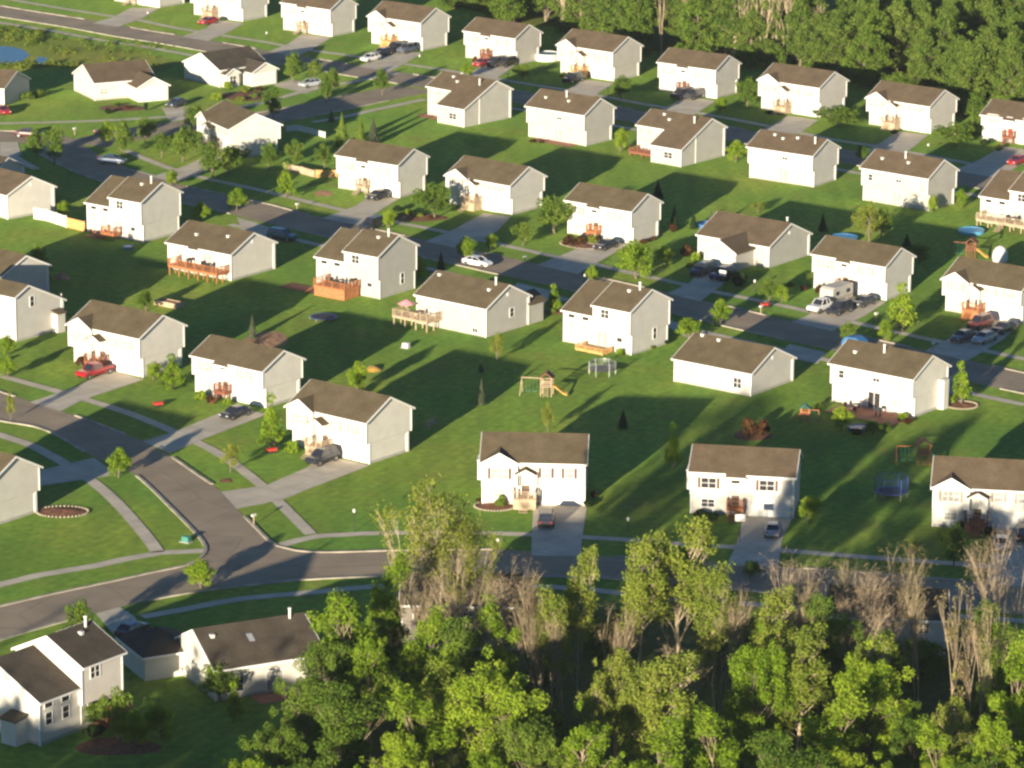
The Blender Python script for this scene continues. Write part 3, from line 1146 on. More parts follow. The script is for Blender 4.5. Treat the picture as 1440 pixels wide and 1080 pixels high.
        garage_door(root, 6.9, 11.5, jf)
    if T == 'B':
        window(root, 2.1, 3.35, 1.7, 1.2, 0, pane, sh, bars=1)
        window(root, 5.25, 4.05, 1.0, 0.4, 0, 'pane_dark', None, bars=0)
        window(root, 8.9, 3.4, 1.7, 1.2, 0, pane, sh, bars=1)
        window(root, 2.0, 0.9, 1.5, 0.9, jf, pane, None)
        door(root, 5.2, 1.25, 0.95, 2.05, jf, n.get('door', 'door'))
        deck(root, 4.3, 6.3, -0.9, jf - 0.03, 1.22, wx, skirt=False, stairs=(4.7, 'y-'))
        garage_door(root, 6.9, 11.5, jf)
    if T == 'D':
        window(root, 1.6, 3.5, 0.8, 1.0, 0, 'pane_dark' if n.get('dk') else pane, sh if n.get('shr') else None, bars=0)
        window(root, 6.9, 3.9, 1.0, 0.45, 0, 'pane_dark', None, bars=1)
        window(root, 9.9, 3.45, 1.1, 1.1, 0, pane, sh if n.get('shr') else None, bars=1)
        sliding_door(root, 6.3, 0.2, jf, pane='pane_dark' if n.get('dk2') else 'pane_light')
        window(root, 2.3, 0.9, 1.3, 0.9, jf, pane, None)
        window(root, 9.8, 0.9, 1.3, 0.9, jf, pane, None)
    if T == 'C':
        e = n.get('ext', 4.0)
        window(root, 1.5, 3.6, 0.8, 1.0, 0, pane, sh, bars=0)
        window(root, 9.4, 1.1, 1.7, 1.0, -e, 'pane_dark', None, bars=1)
        sliding_door(root, 4.3, 0.25, 0)
        window(root, 1.6, 0.9, 1.2, 0.9, 0, pane, None)
    if T == 'M':
        window(root, 2.3, h - 1.65, 1.2, 1.1, 0, pane, None)
        sliding_door(root, 7.6, h - 2.6, 0)
        window(root, 10.2, h - 1.65, 1.0, 1.1, 0, pane, None)
        window(root, 2.2, 0.5, 1.2, 0.7, 0, 'pane_dark', None)
    if T == 'F':
        for k in n.get('wins', [(2.0, 1.1, 1.0), (6.0, 1.1, 1.0), (9.5, 1.1, 1.0)]):
            window(root, k[0], k[1], k[2], k[3] if len(k) > 3 else 1.05, 0, k[4] if len(k) > 4 else pane, None, bars=0 if k[2] < 0.9 else 1)
        for k in n.get('slide', []):
            sliding_door(root, k[0], k[1], 0)
    # windows in the right-hand gable
    side = Matrix.Translation((W, 0, 0)) @ Matrix.Rotation(RAD(90), 4, 'Z')
    for k in n.get('sidew', []):
        window(root, k[0], k[1], k[2], k[3], 0, 'pane_dark', None, xf=side, bars=0)
    if n.get('gvent'):
        mb = MB(side)
        mb.box(yc - 0.22, yc + 0.22, -0.05, 0.02, h + r * 0.35, h + r * 0.35 + 0.5)
        mb.build('gable_vent', M['trim'], root)
    # meter box and downpipe on the side wall
    mb = MB(side)
    mb.box(D - jb - 0.35, D - jb - 0.25, -0.09, 0.01, 0.1, (ZL if two else h) - 0.2)
    mb.build('downpipe', M['trim'], root)
    return root, wo_, ro


def wing(root, x0, y0, w, d, h, r, wall, roofm, rz=0.0, door_=None, win=None, back=3.0, ov=0.35):
    """a gabled wing whose gable faces -y; ridge along y, running back into the main roof"""
    xf = Matrix.Translation((x0, y0, 0)) @ Matrix.Rotation(rz, 4, 'Z')
    mb = MB(xf)
    mb.prism([(0, 0), (w, 0), (w, h), (w / 2, h + r - 0.03), (0, h)], 0, d)
    mb.build('wall', M[wall], root)
    rm, t = MB(xf), MB(xf)
    k = r / (w / 2)
    for sx in (-1, 1):
        xe = w / 2 + sx * (w / 2 + ov)
        ze = h - ov * k
        q = [(xe, -ov, ze), (w / 2, -ov, h + r), (w / 2, d + back, h + r), (xe, d + back, ze)]
        if sx > 0:
            q = q[::-1]
        rm.hexa(q, [(a, b, c + 0.16) for a, b, c in q])
        t.hexa([(xe, -ov - 0.053, ze - 0.06), (w / 2, -ov - 0.053, h + r - 0.06), (w / 2, -ov - 0.003, h + r - 0.06), (xe, -ov - 0.003, ze - 0.06)],
               [(xe, -ov - 0.053, ze + 0.17), (w / 2, -ov - 0.053, h + r + 0.17), (w / 2, -ov - 0.003, h + r + 0.17), (xe, -ov - 0.003, ze + 0.17)])
    ro = rm.build('roof', roofm, root)
    t.build('trim', M['trim'], root)
    if door_:
        garage_door(root, door_[0], door_[1], 0, xf=xf)
    for k in (win or []):
        window(root, k[0], k[1], k[2], k[3], 0, 'pane_dark', None, xf=xf, bars=1)
    return ro


def split_house(n):
    """lower left part with a long roof, taller box on the right"""
    root = empty('house', (n['x'], n['y'], 0), RAD(n['a']), n['label'], 'house')
    WL, WB = n.get('WL', 5.3), n.get('WB', 6.0)
    hl, rl, DL = n.get('hl', 4.6), 2.95, 11.8
    hb, rb, DB = n.get('hb', 6.2), 2.15, 8.9
    yb = -0.45
    wall = M[n.get('wall', 'wall_white')]
    roofm = M[n.get('roof', 'roof_a')]
    w, t, rm = MB(), MB(), MB()
    w.prismx([(0, 0), (DL, 0), (DL, hl), (DL / 2, hl + rl - 0.02), (0, hl)], 0, WL)
    w.box(WL + 0.001, WL + WB, 0, yb + DB - 0.45, 0, 2.75, top=False, bottom=False)
    w.prismx([(yb, 2.7), (yb + DB, 2.7), (yb + DB, hb), (yb + DB / 2, hb + rb - 0.02), (yb, hb)], WL, WL + WB)
    corners(t, [(0, 0), (0, DL)], 0, hl - 0.1, 0.07)
    corners(t, [(WL + WB, yb), (WL + 0.07, yb), (WL + WB, yb + DB)], 2.68, hb - 0.1, 0.07)
    corners(t, [(WL + WB, 0), (WL + WB, yb + DB - 0.45)], 0, 2.67, 0.07)
    sl, sb = rl / (DL / 2), rb / (DB / 2)
    roof_planes(rm, [(-0.3, WL - 0.003, -0.4)], -0.3, WL - 0.003, DL / 2, hl + rl, sl, DL + 0.4)
    roof_planes(rm, [(WL - 0.12, WL + WB + 0.3, yb - 0.4)], WL - 0.12, WL + WB + 0.3, yb + DB / 2, hb + rb, sb, yb + DB + 0.4)
    gutter(t, -0.3, WL - 0.12, -0.4, hl + rl - sl * (DL / 2 + 0.4))
    gutter(t, WL - 0.12, WL + WB + 0.3, yb - 0.4, hb + rb - sb * (DB / 2 + 0.4))
    for x, y0, yc_, zr, s_, yb_ in ((-0.353, -0.4, DL / 2, hl + rl, sl, DL + 0.4), (WL - 0.176, yb - 0.4, yb + DB / 2, hb + rb, sb, yb + DB + 0.4),
                                    (WL + WB + 0.303, yb - 0.4, yb + DB / 2, hb + rb, sb, yb + DB + 0.4)):
        rake(t, x, y0, zr - s_ * (yc_ - y0), yc_, zr)
        rake(t, x, yc_, zr, yb_, zr - s_ * (yb_ - yc_))
    wo_ = w.build('wall', wall, root)
    fo = MB()
    fo.box(-0.012, WL + WB + 0.012, -0.012, 8.0, 0, 0.3, bottom=False)
    fo.build('foundation', M['found'], wo_)
    t.build('trim', M['trim'], root)
    ro = rm.build('roof', roofm, root)
    vents(ro, n.get('vents', [(WL + 3.6, yb + 3.3, 'box')]), yb + DB / 2, hb + rb, sb)
    if n.get('pipe', True):
        vents(ro, [(WL + 4.9, yb + 3.9, 'pipe')], yb + DB / 2, hb + rb, sb)
    for x in (1.3, 3.7):
        window(root, x, hl - 0.95, 1.1, 0.5, 0, 'pane_dark', None, bars=0)
        window(root, x, hl - 2.7, 0.9, 1.2, 0, n.get('lowp', 'pane_light'), None, bars=0)
    window(root, WL + 2.0, hb - 1.6, 1.3, 1.15, yb, n.get('bp', 'pane_dark'), None, bars=1)
    sliding_door(root, WL + 1.3, 0.5, 0)
    window(root, WL + 4.2, 1.5, 0.9, 0.6, 0, 'pane_dark', None, bars=0)
    side = Matrix.Translation((WL + WB, 0, 0)) @ Matrix.Rotation(RAD(90), 4, 'Z')
    for k in n.get('sidew', [(5.2, 1.3, 0.8, 1.5)]):
        window(root, k[0], k[1], k[2], k[3], 0, 'pane_dark', None, xf=side, bars=0)
    return root


def anchor(px, py, z, lx, ly, deg):
    """origin of a house whose local point (lx, ly, z) is seen at px, py"""
    q = at(px, py, z)
    c, s = math.cos(RAD(deg)), math.sin(RAD(deg))
    return Vector((q.x - lx * c + ly * s, q.y - lx * s - ly * c, 0))


V_D = [(2.3, 2.2, 'box'), (6.0, 3.1, 'pipe'), (7.2, 2.2, 'box')]
V_C = [(3.2, 3.0, 'box'), (5.0, 2.0, 'box'), (10.0, 2.2, 'pipe')]
V_F = [(9.0, 5.6, 'box')]
HOUSES = [
    # bottom row
    dict(k='botA', t='A', x=-3.4, y=446.6, a=-2.8, W=12.0, D=8.45, h=5.45, r=2.15, wall='wall_cream', shut='shutter_dark', wood='wood_pale', vents=[(6.4, 5.6, 'box')],
         label='cream house with dark shutters facing the lower street, a dark car on its straight driveway'),
    dict(k='botB', t='B', x=20.9, y=443.6, a=-8.9, W=12.0, D=8.2, h=5.25, r=1.95, wall='wall_cream', shut='shutter_dark', wood='wood_orange', roof='roof_b', pane='pane_dark',
         label='cream house with orange front steps in dappled tree shade on the lower street'),
    dict(k='botC', t='A', x=48.7, y=439.1, a=-8.7, W=12.2, D=8.35, h=5.13, r=2.16, wall='wall_white', shut='shutter', wood='wood_red', roof='roof_b', vents=[(6.4, 5.6, 'box')],
         label='white house at the right edge of the lower street, nearest the orange swing set'),
    # left streets
    dict(k='P', t='A', x=-27.24, y=470.44, a=-38.4, W=12.28, D=8.5, h=5.47, r=2.15, wall='wall_white',
         label='white house with a black car in front of its garage, nearest the sweeping street corner'),
    dict(k='K', t='A', x=-58.45, y=509.8, a=-37.9, W=12.3, D=8.6, h=5.5, r=2.12, wall='wall_white', wood='wood_red',
         label='white house with reddish front deck and a red pickup on its driveway'),
    dict(k='Q', t='B', x=-41.2, y=495.2, a=-38, W=12.0, D=7.7, h=5.05, r=1.8, wall='wall_white', wood='wood_red',
         label='white house between the red pickup driveway and the house by the street corner'),
    dict(k='M', t='M', x=-50.2, y=563.6, a=-37.4, W=12.1, D=9.6, h=4.0, r=2.19, wall='wall_white', side='wall_cream', vents=[(3.6, 2.2, 'box'), (9.0, 3.0, 'box')], gvent=True,
         label='low white house seen from behind with a long raised orange deck'),
    dict(k='O', t='F', x=-13.2, y=532.7, a=-38.8, W=12.3, D=9.35, h=4.15, r=2.3, wall='wall_taupe', vents=[(0.8, 3.9, 'box'), (10.6, 4.2, 'pipe'), (10.4, 3.0, 'box')],
         wins=[(2.2, 1.5, 1.3, 1.5), (8.4, 2.3, 0.9), (10.4, 0.4, 0.9, 0.6, 'pane_dark')], slide=[], sidew=[(5.6, 1.9, 0.9, 1.2)], gvent=True,
         label='tan single storey house with a weathered deck and pink parasol at its back corner'),
    dict(k='S', t='F', x=21.3, y=503.0, a=-36.9, W=12.0, D=9.9, h=3.15, r=2.3, wall='wall_grey', vents=[(4.0, 4.3, 'box'), (1.2, 4.6, 'box')],
         wins=[(2.2, 1.5, 0.6, 0.6), (3.4, 1.5, 0.6, 0.6), (5.6, 1.5, 0.6, 0.6), (9.9, 0.8, 1.2, 1.3, 'pane_dark')], gvent=True,
         label='low single storey house with plain white back wall beside the lawn, a shaded driveway behind'),
    dict(k='T', t='D', x=41.0, y=493.4, a=-38, W=12.35, D=8.3, h=5.27, r=2.08, wall='wall_white', vents=[(2.2, 2.2, 'box'), (6.0, 3.1, 'pipe')], dk=True,
         dk2=1,
         label='white two storey house seen from behind with patio furniture and a blue paddling pool'),
    dict(k='U', t='B', x=43.0, y=554.4, a=-36.4, W=12.0, D=7.7, h=5.15, r=1.86, wall='wall_sand', wood='wood_orange',
         label='house with orange front steps and a tan camper parked before it'),
    dict(k='V', t='A', x=60.6, y=541.8, a=-37, W=12.2, D=8.4, h=4.9, r=2.05, wall='wall_sand', wood='wood_orange', door='door',
         label='house at the right edge with four cars crowded on its driveway'),
    dict(k='W', t='F', x=27.5, y=574.4, a=-37.2, W=12.5, D=10.8, h=3.3, r=2.38, wall='wall_taupe', roof='roof_b', vents=[(11.0, 7.0, 'pipe')], wins=[(1.7, 1.1, 1.4)], gvent=True,
         label='tan ranch house with a front garage wing in half shade, dark blue cars before it'),
    dict(k='X', t='B', x=8.0, y=588.1, a=-36.6, W=12.0, D=7.7, h=5.25, r=1.88, wall='wall_sand', wood='wood_orange',
         label='house with orange and red shrubs by its entrance, big round tree at left'),
    dict(k='Y', t='A', x=-10.2, y=607.9, a=-38.7, W=12.3, D=8.6, h=4.85, r=2.1, wall='wall_grey', wood='wood_pale',
         label='pale house between the planted front bed and the big round tree on the middle street'),
    dict(k='Z', t='B', x=-28.1, y=618.6, a=-35, W=12.0, D=7.8, h=5.45, r=1.8, wall='wall_cream', wood='wood_pale',
         label='white fronted house beside the three conifers with a dark car at its garage'),
    dict(k='AA', t='A', x=-52.4, y=651.7, a=-62, W=12.2, D=9.0, h=4.95, r=2.11, wall='wall_cream', wood='wood_pale',
         label='creamy white house half hidden by trees at the corner of the cross street'),
    # far row beyond the far street
    dict(k='YY', t='B', x=-80.9, y=792.1, a=-38.6, W=12.26, D=8.3, h=5.3, r=2.0, wall='wall_sand', wood='wood_pale',
         label='leftmost house of the far row, only its lower wall inside the picture'),
    dict(k='ZZ', t='A', x=-63.7, y=777.1, a=-37.5, W=12.6, D=8.3, h=5.3, r=2.08, wall='wall_sand', wood='wood_pale',
         label='second house from the left in the far row with a red car on its driveway'),
    dict(k='DD', t='B', x=-45.1, y=760.9, a=-37.3, W=12.1, D=7.8, h=5.42, r=1.9, wall='wall_sand', wood='wood_pale', roof='roof_b',
         label='far row house with an empty sunlit driveway, third from the left'),
    dict(k='EE', t='A', x=-27.5, y=747.0, a=-37.7, W=12.28, D=8.5, h=5.5, r=2.1, wall='wall_sand', wood='wood_gold', roof='roof_b',
         label='far row house with a white car and three dark cars lined up on its driveway'),
    dict(k='FF', t='B', x=-9.4, y=733.1, a=-37.7, W=11.9, D=7.8, h=5.14, r=1.89, wall='wall_tan', wood='wood_red', roof='roof_b',
         label='far row house with one red car and two dark cars at its garage'),
    dict(k='GG', t='A', x=8.2, y=718.3, a=-39, W=12.25, D=8.5, h=5.5, r=2.1, wall='wall_tan', wood='wood_gold', roof='roof_b',
         label='far row house beside the above ground pool'),
    dict(k='HH', t='B', x=25.8, y=701.9, a=-35, W=12.0, D=7.9, h=5.33, r=1.89, wall='wall_grey', wood='wood_red', roof='roof_b',
         label='far row house with grey gable and two dark cars before it'),
    dict(k='II', t='A', x=43.15, y=686.3, a=-38.3, W=12.33, D=8.6, h=5.43, r=2.05, wall='wall_sand', wood='wood_pale', roof='roof_b',
         label='far row house below the group of pale bare trunks'),
    dict(k='JJ', t='A', x=61.0, y=673.3, a=-38.5, W=12.37, D=8.6, h=4.9, r=2.05, wall='wall_sand', wood='wood_pale', roof='roof_b',
         label='far row house with an empty shaded driveway, second from the right'),
    dict(k='KK', t='B', x=79.2, y=661.4, a=-34, W=12.2, D=8.3, h=4.3, r=1.9, wall='wall_sand', wood='wood_red', door='door_red', roof='roof_b',
         label='rightmost house of the far row with red door and red car'),
    # seen from behind, near side of the far street
    dict(k='LL', t='C', x=-14.9, y=679.0, a=-42, W=12.0, D=8.0, h=5.08, r=1.88, wall='wall_taupe', vents=V_C, ext=3.9, roof='roof_b',
         label='house seen from behind with long low roof slope and brick patio, nearest the cross street'),
    dict(k='MM', t='D', x=2.2, y=660.4, a=-38.5, W=12.1, D=8.2, h=5.45, r=2.11, wall='wall_taupe', vents=V_D, roof='roof_b',
         label='flat backed tan gabled house with orange edged patio, between two with long rear slopes'),
    dict(k='NN', t='C', x=20.6, y=647.9, a=-39.5, W=12.0, D=7.9, h=4.9, r=1.9, wall='wall_taupe', vents=V_C, ext=4.0, roof='roof_b',
         label='house seen from behind with a long low roof slope and a red brown deck'),
    dict(k='OO', t='D', x=37.9, y=629.1, a=-35.5, W=12.0, D=8.0, h=5.27, r=1.9, wall='wall_grey', vents=[(3.0, 3.2, 'box'), (4.9, 2.6, 'box'), (7.3, 3.2, 'box'), (10.9, 2.6, 'pipe')], roof='roof_b',
         label='plain white backed house with grey gable seen from behind, narrow flower bed along its wall'),
    dict(k='PP', t='D', x=54.9, y=613.0, a=-38.9, W=12.26, D=8.2, h=5.39, r=2.15, wall='wall_taupe', vents=V_D, dk=True, roof='roof_b',
         label='cream backed house seen from behind, right of the plain white backed one'),
    # left edge
    dict(k='SS', t='F', x=-86.0, y=603.5, a=-46, W=12.2, D=8.9, h=3.9, r=2.13, wall='wall_cream', roof='roof_b', wins=[(3, 1.1, 1.0), (9.5, 1.1, 1.0)], gvent=True,
         label='cream gabled house cut off by the left edge beside the white fence'),
    dict(k='UU', t='F', x=anchor(40, 401, 7.55, 12.5, 2.3, -38).x, y=anchor(40, 401, 7.55, 12.5, 2.3, -38).y, a=-38, W=12.2, D=9.1, h=5.3, r=2.1, yc=2.3, s=0.47,
         wall='wall_grey', wins=[(8.5, 3.7, 1.3, 1.1), (10.5, 1.0, 1.2, 1.0)], sidew=[(3.2, 4.4, 0.8, 1.4)],
         label='grey sided house cut off by the left edge with one gable window'),
    dict(k='WW', t='D', x=-69.5, y=443.5, a=-36.4, W=12.2, D=8.1, h=5.4, r=2.1, wall='wall_cream',
         label='cream gable at the left edge beside the sweeping street and the oval flower bed'),
    dict(k='TT', t='F', x=-92.5, y=617.0, a=-30, W=12.0, D=8.5, h=3.4, r=2.0, wall='wall_cream', roof='roof_c', wins=[(3, 1.1, 1.0)],
         label='dark roofed house in shadow behind the cream gabled one at the left edge'),
    dict(k='VV', t='F', x=-80.5, y=549.5, a=-42, W=12.0, D=8.5, h=4.2, r=2.0, wall='wall_grey', wins=[(3, 1.1, 1.0)],
         label='roof end showing behind the grey sided house at the left edge'),
    dict(k='XX', t='F', x=-100.5, y=687.5, a=-20, W=12.0, D=9.5, h=3.2, r=2.1, wall='wall_grey', roof='roof_b', wins=[(3, 1.1, 1.0)],
         label='ranch house at the left edge below the pond, a red car before it'),
    # ranches, upper left
    dict(k='BB', t='F', x=-73.9, y=689.0, a=27, W=11.2, D=10.0, h=3.2, r=2.3, wall='wall_cream', roof='roof_b', wins=[(1.7, 1.0, 1.5, 1.1)],
         label='cream ranch house with garage wing at right, between the pond and the cross street'),
    dict(k='CC', t='F', x=-52.9, y=702.2, a=41, W=10.5, D=10.4, h=3.2, r=2.2, wall='wall_cream', roof='roof_c', wins=[(4.0, 0.8, 1.0, 1.2, 'pane_dark')],
         label='cream ranch house with dark roof, a car with pale roof on its driveway'),
    # lower left and behind the foreground wood
    dict(k='BBB', t='F', x=-29.6, y=378.2, a=27, W=11.8, D=10.4, h=3.4, r=2.5, wall='wall_cream', roof='roof_c', vents=[(1.3, 3.9, 'box'), (10.3, 4.8, 'pipe')],
         wins=[(1.2, 0.7, 1.0, 1.5, 'pane_dark'), (2.6, 0.7, 0.8, 1.5, 'pane_dark')], slide=[(6.5, 0.2)],
         label='single storey house with a skylight behind the leafy wood, dark hipped garage at its left'),
    dict(k='HA', t='D', x=-11.3, y=394.2, a=-2, W=12.2, D=8.3, h=5.2, r=2.0, wall='wall_shade_tint', roof='roof_c', pane='pane_dark', dk=True,
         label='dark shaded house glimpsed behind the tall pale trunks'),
    dict(k='HB', t='D', x=33.0, y=392.0, a=-5, W=12.2, D=8.3, h=5.0, r=1.8, wall='wall_white', roof='roof_c', pane='pane_dark', dk=True,
         label='grey white house mottled with leaf shadows behind the wood at the lower right'),
]
HR = {}
for n_ in HOUSES:
    HR[n_['k']] = house(n_)

SPLIT = [
    dict(k='N', x=-28.0, y=553.0, a=-36.5, wall='wall_taupe', WL=5.4, WB=6.0, hl=4.6, hb=6.3,
         label='tan gabled split level house seen from behind with a large orange skirted deck'),
    dict(k='R', x=7.0, y=523.3, a=-38.5, wall='wall_grey', WL=5.3, WB=6.2, hl=4.5, hb=6.15,
         label='pale gabled split level house seen from behind, beside the netted trampoline'),
    dict(k='RR', x=-64.4, y=586.6, a=-36.5, wall='wall_cream', WL=5.0, WB=6.2, hl=4.7, hb=6.3, roof='roof_a', lowp='pane_light', sidew=[],
         label='cream gabled split level house seen from behind, where the wooden fence ends'),
    dict(k='QQ', x=72.1, y=598.6, a=-37, wall='wall_cream', WL=5.3, WB=6.0, hl=4.2, hb=5.9, roof='roof_b',
         label='white split level house at the right edge with a long pale deck'),
    dict(k='AAA', x=-45.75, y=364.9, a=53, wall='wall_white', WL=5.5, WB=5.9, hl=4.6, hb=6.75, roof='roof_c', bp='pane_dark', lowp='pane_dark',
         label='white split level house with dark roof in the bottom left corner'),
]
for n_ in SPLIT:
    HR[n_['k']] = (split_house(n_), None, None)

# wings and extras
wing(HR['O'][0], 11.0, 6.9, 4.6, 5.2, 2.9, 1.3, 'wall_tan', M['roof_a'], rz=RAD(-90), back=-0.4) if False else None
r_ = HR['W'][0]
wing(r_, 4.3, -4.8, 5.6, 4.9, 2.75, 1.5, 'wall_taupe', M['roof_b'], door_=(0.5, 5.1), back=3.6)
r_ = HR['BB'][0]
wing(r_, 6.4, -4.6, 5.6, 4.7, 2.7, 1.5, 'wall_cream', M['roof_b'], door_=(0.5, 5.1), back=3.6)
r_ = HR['CC'][0]
wing(r_, 5.0, -3.2, 5.4, 3.3, 2.7, 1.35, 'wall_cream', M['roof_c'], door_=(0.5, 4.9), back=3.6)
wing(r_, 0.6, -1.3, 2.8, 1.4, 2.5, 0.8, 'wall_cream', M['roof_c'], win=[(1.4, 0.7, 1.4, 1.3)], back=2.4, ov=0.25)
# rear-right wing of the tan single storey house (its front gable end shows at the right)
r_ = HR['O'][0]
mb = MB()
mb.box(8.3, 12.28, 9.3, 12.6, 0, 2.9, bottom=False)
mb.build('wall', M['wall_taupe'], r_)
mb = MB()
for sx in (-1, 1):
    xe_ = 10.3 + sx * 2.35
    q = [(xe_, 9.0, 2.8), (10.3, 9.0, 4.0), (10.3, 13.0, 4.0), (xe_, 13.0, 2.8)]
    if sx > 0:
        q = q[::-1]
    mb.hexa(q, [(a, b, c + 0.16) for a, b, c in q])
mb.build('roof', M['roof_a'], r_)
# hipped garage of the single storey house at the lower left
r_ = HR['BBB'][0]
mb = MB()
mb.box(-4.2, 1.6, 8.6, 15.2, 0, 2.7, bottom=False)
mb.build('wall', M['wall_white'], r_)
mb = MB()
x0, x1, y0, y1, zz = -4.6, 2.0, 8.2, 15.6, 2.65
cx = (x0 + x1) / 2
mb.add([(x0, y0, zz), (x1, y0, zz), (x1, y1, zz), (x0, y1, zz), (cx, y0 + 3.2, zz + 1.75), (cx, y1 - 3.2, zz + 1.75)],
       [(0, 1, 4), (1, 2, 5, 4), (2, 3, 5), (3, 0, 4, 5), (3, 2, 1, 0)])
mb.build('roof', M['roof_c'], r_)
mb = MB()
mb.box(x0 - 0.003, x1 + 0.003, y0 - 0.06, y0 - 0.003, zz - 0.18, zz + 0.02)
mb.box(x0 - 0.06, x0 - 0.003, y0, y1, zz - 0.18, zz + 0.02)
mb.build('trim', M['trim'], r_)
s_ = 2.5 / 5.2
ya, yb2 = 2.6, 3.6
mb = MB()
za, zb = 3.4 + 2.5 - s_ * (5.2 - ya) + 0.19, 3.4 + 2.5 - s_ * (5.2 - yb2) + 0.19
mb.hexa([(4.9, ya, za - 0.1), (5.5, ya, za - 0.1), (5.5, yb2, zb - 0.1), (4.9, yb2, zb - 0.1)],
        [(4.9, ya, za), (5.5, ya, za), (5.5, yb2, zb), (4.9, yb2, zb)])
mb.build('skylight', M['steel'], HR['BBB'][2])
# side box bays of the two lower street houses
for k, zz in (('botA', 2.7), ('botB', 2.6)):
    r_ = HR[k][0]
    mb = MB()
    mb.box(-0.62, 0.01, 1.4, 3.6, zz, zz + 2.3)
    mb.prismx([(1.3, zz + 2.302), (3.7, zz + 2.302), (3.7, zz + 2.42), (1.3, zz + 2.42)], -0.7, 0.0)
    mb.build('side_bay', M['trim'], r_)
# small porch gable on the side of the bottom left house and of the grey sided one
r_ = HR['AAA'][0]
mb = MB()
mb.box(-1.7, 0.0, 1.6, 3.6, 0, 2.5, bottom=False)
mb.build('side_porch', M['wall_white'], r_)
mb = MB()
mb.hexa([(-1.9, 1.4, 2.5), (0.0, 1.4, 2.9), (0.0, 3.8, 2.9), (-1.9, 3.8, 2.5)], [(-1.9, 1.4, 2.62), (0.0, 1.4, 3.02), (0.0, 3.8, 3.02), (-1.9, 3.8, 2.62)])
mb.build('porch_roof', M['roof_c'], r_)
wxf = Matrix.Rotation(RAD(-90), 4, 'Z')
for a_, b_, c_, d2 in ((-2.4, 1.0, 1.2, 1.3), (-6.0, 1.0, 1.4, 1.3), (-8.5, 1.0, 1.0, 1.3)):
    window(r_, a_, b_, c_, d2, 0, 'pane_light', None, xf=wxf)
garage = None
r_ = HR['UU'][0]
mb = MB()
mb.box(12.2, 13.3, 6.9, 8.4, 0, 2.7, bottom=False)
mb.build('side_porch', M['wall_cream'], r_)
mb = MB()
mb.hexa([(12.2, 6.7, 3.1), (13.5, 6.7, 2.7), (13.5, 8.6, 2.7), (12.2, 8.6, 3.1)], [(12.2, 6.7, 3.2), (13.5, 6.7, 2.8), (13.5, 8.6, 2.8), (12.2, 8.6, 3.2)])
mb.build('porch_roof', M['roof_a'], r_)
# side porch of the white two storey house with the patio
r_ = HR['T'][0]
mb = MB()
mb.box(12.4, 13.3, 6.0, 7.2, 0, 3.9, bottom=False)
mb.build('side_porch', M['wall_white'], r_)

# decks and patios at the backs
deck(HR['M'][0], 2.6, 12.0, -3.0, -0.03, 1.5, 'wood_orange')
deck(HR['N'][0], 2.6, 8.2, -4.0, -0.5, 1.5, 'wood_orange', skirt=True, stairs=(2.6, 'x-'))
deck(HR['O'][0], -1.6, 4.6, -3.4, -0.03, 1.5, 'wood_pale')
deck(HR['R'][0], 4.2, 8.8, -2.9, -0.5, 0.4, 'wood_gold', rail=True, railh=0.45)
deck(HR['QQ'][0], 1.0, 11.0, -3.2, -0.5, 1.2, 'wood_pale', stairs=(5.0, 'y-'))
deck(HR['RR'][0], 4.6, 7.2, -2.2, -0.5, 1.0, 'wood_orange', stairs=(4.6, 'x-'))
deck(HR['NN'][0], 0.4, 5.6, -3.0, -0.03, 0.9, 'wood_red', railh=0.6)
deck(HR['AAA'][0], 7.5, 10.3, -3.6, -0.03, 0.4, 'wood_red', railh=0.7)


def local(k, x, y, z=0.0):
    r = HR[k][0]
    c, s = math.cos(r.rotation_euler.z), math.sin(r.rotation_euler.z)
    return Vector((r.location.x + x * c - y * s, r.location.y + x * s + y * c, z))


def patio(k, x0, x1, y0, y1, mat='patio', z=0.06):
    flat_poly('patio', [local(k, x, y) for x, y in ((x0, y0), (x1, y0), (x1, y1), (x0, y1))], z, M[mat])


patio('LL', -1.0, 5.2, -2.6, -0.1)
patio('MM', 2.0, 10.5, -2.0, 0.5)
patio('T', 2.0, 12.5, -4.4, 0.5)
patio('N', -4.5, 2.5, -3.5, -0.2, 'mulch')
patio('RR', 1.5, 4.5, -2.5, -0.1, 'patio')
patio('BBB', 3.6, 9.5, -3.0, -0.1)

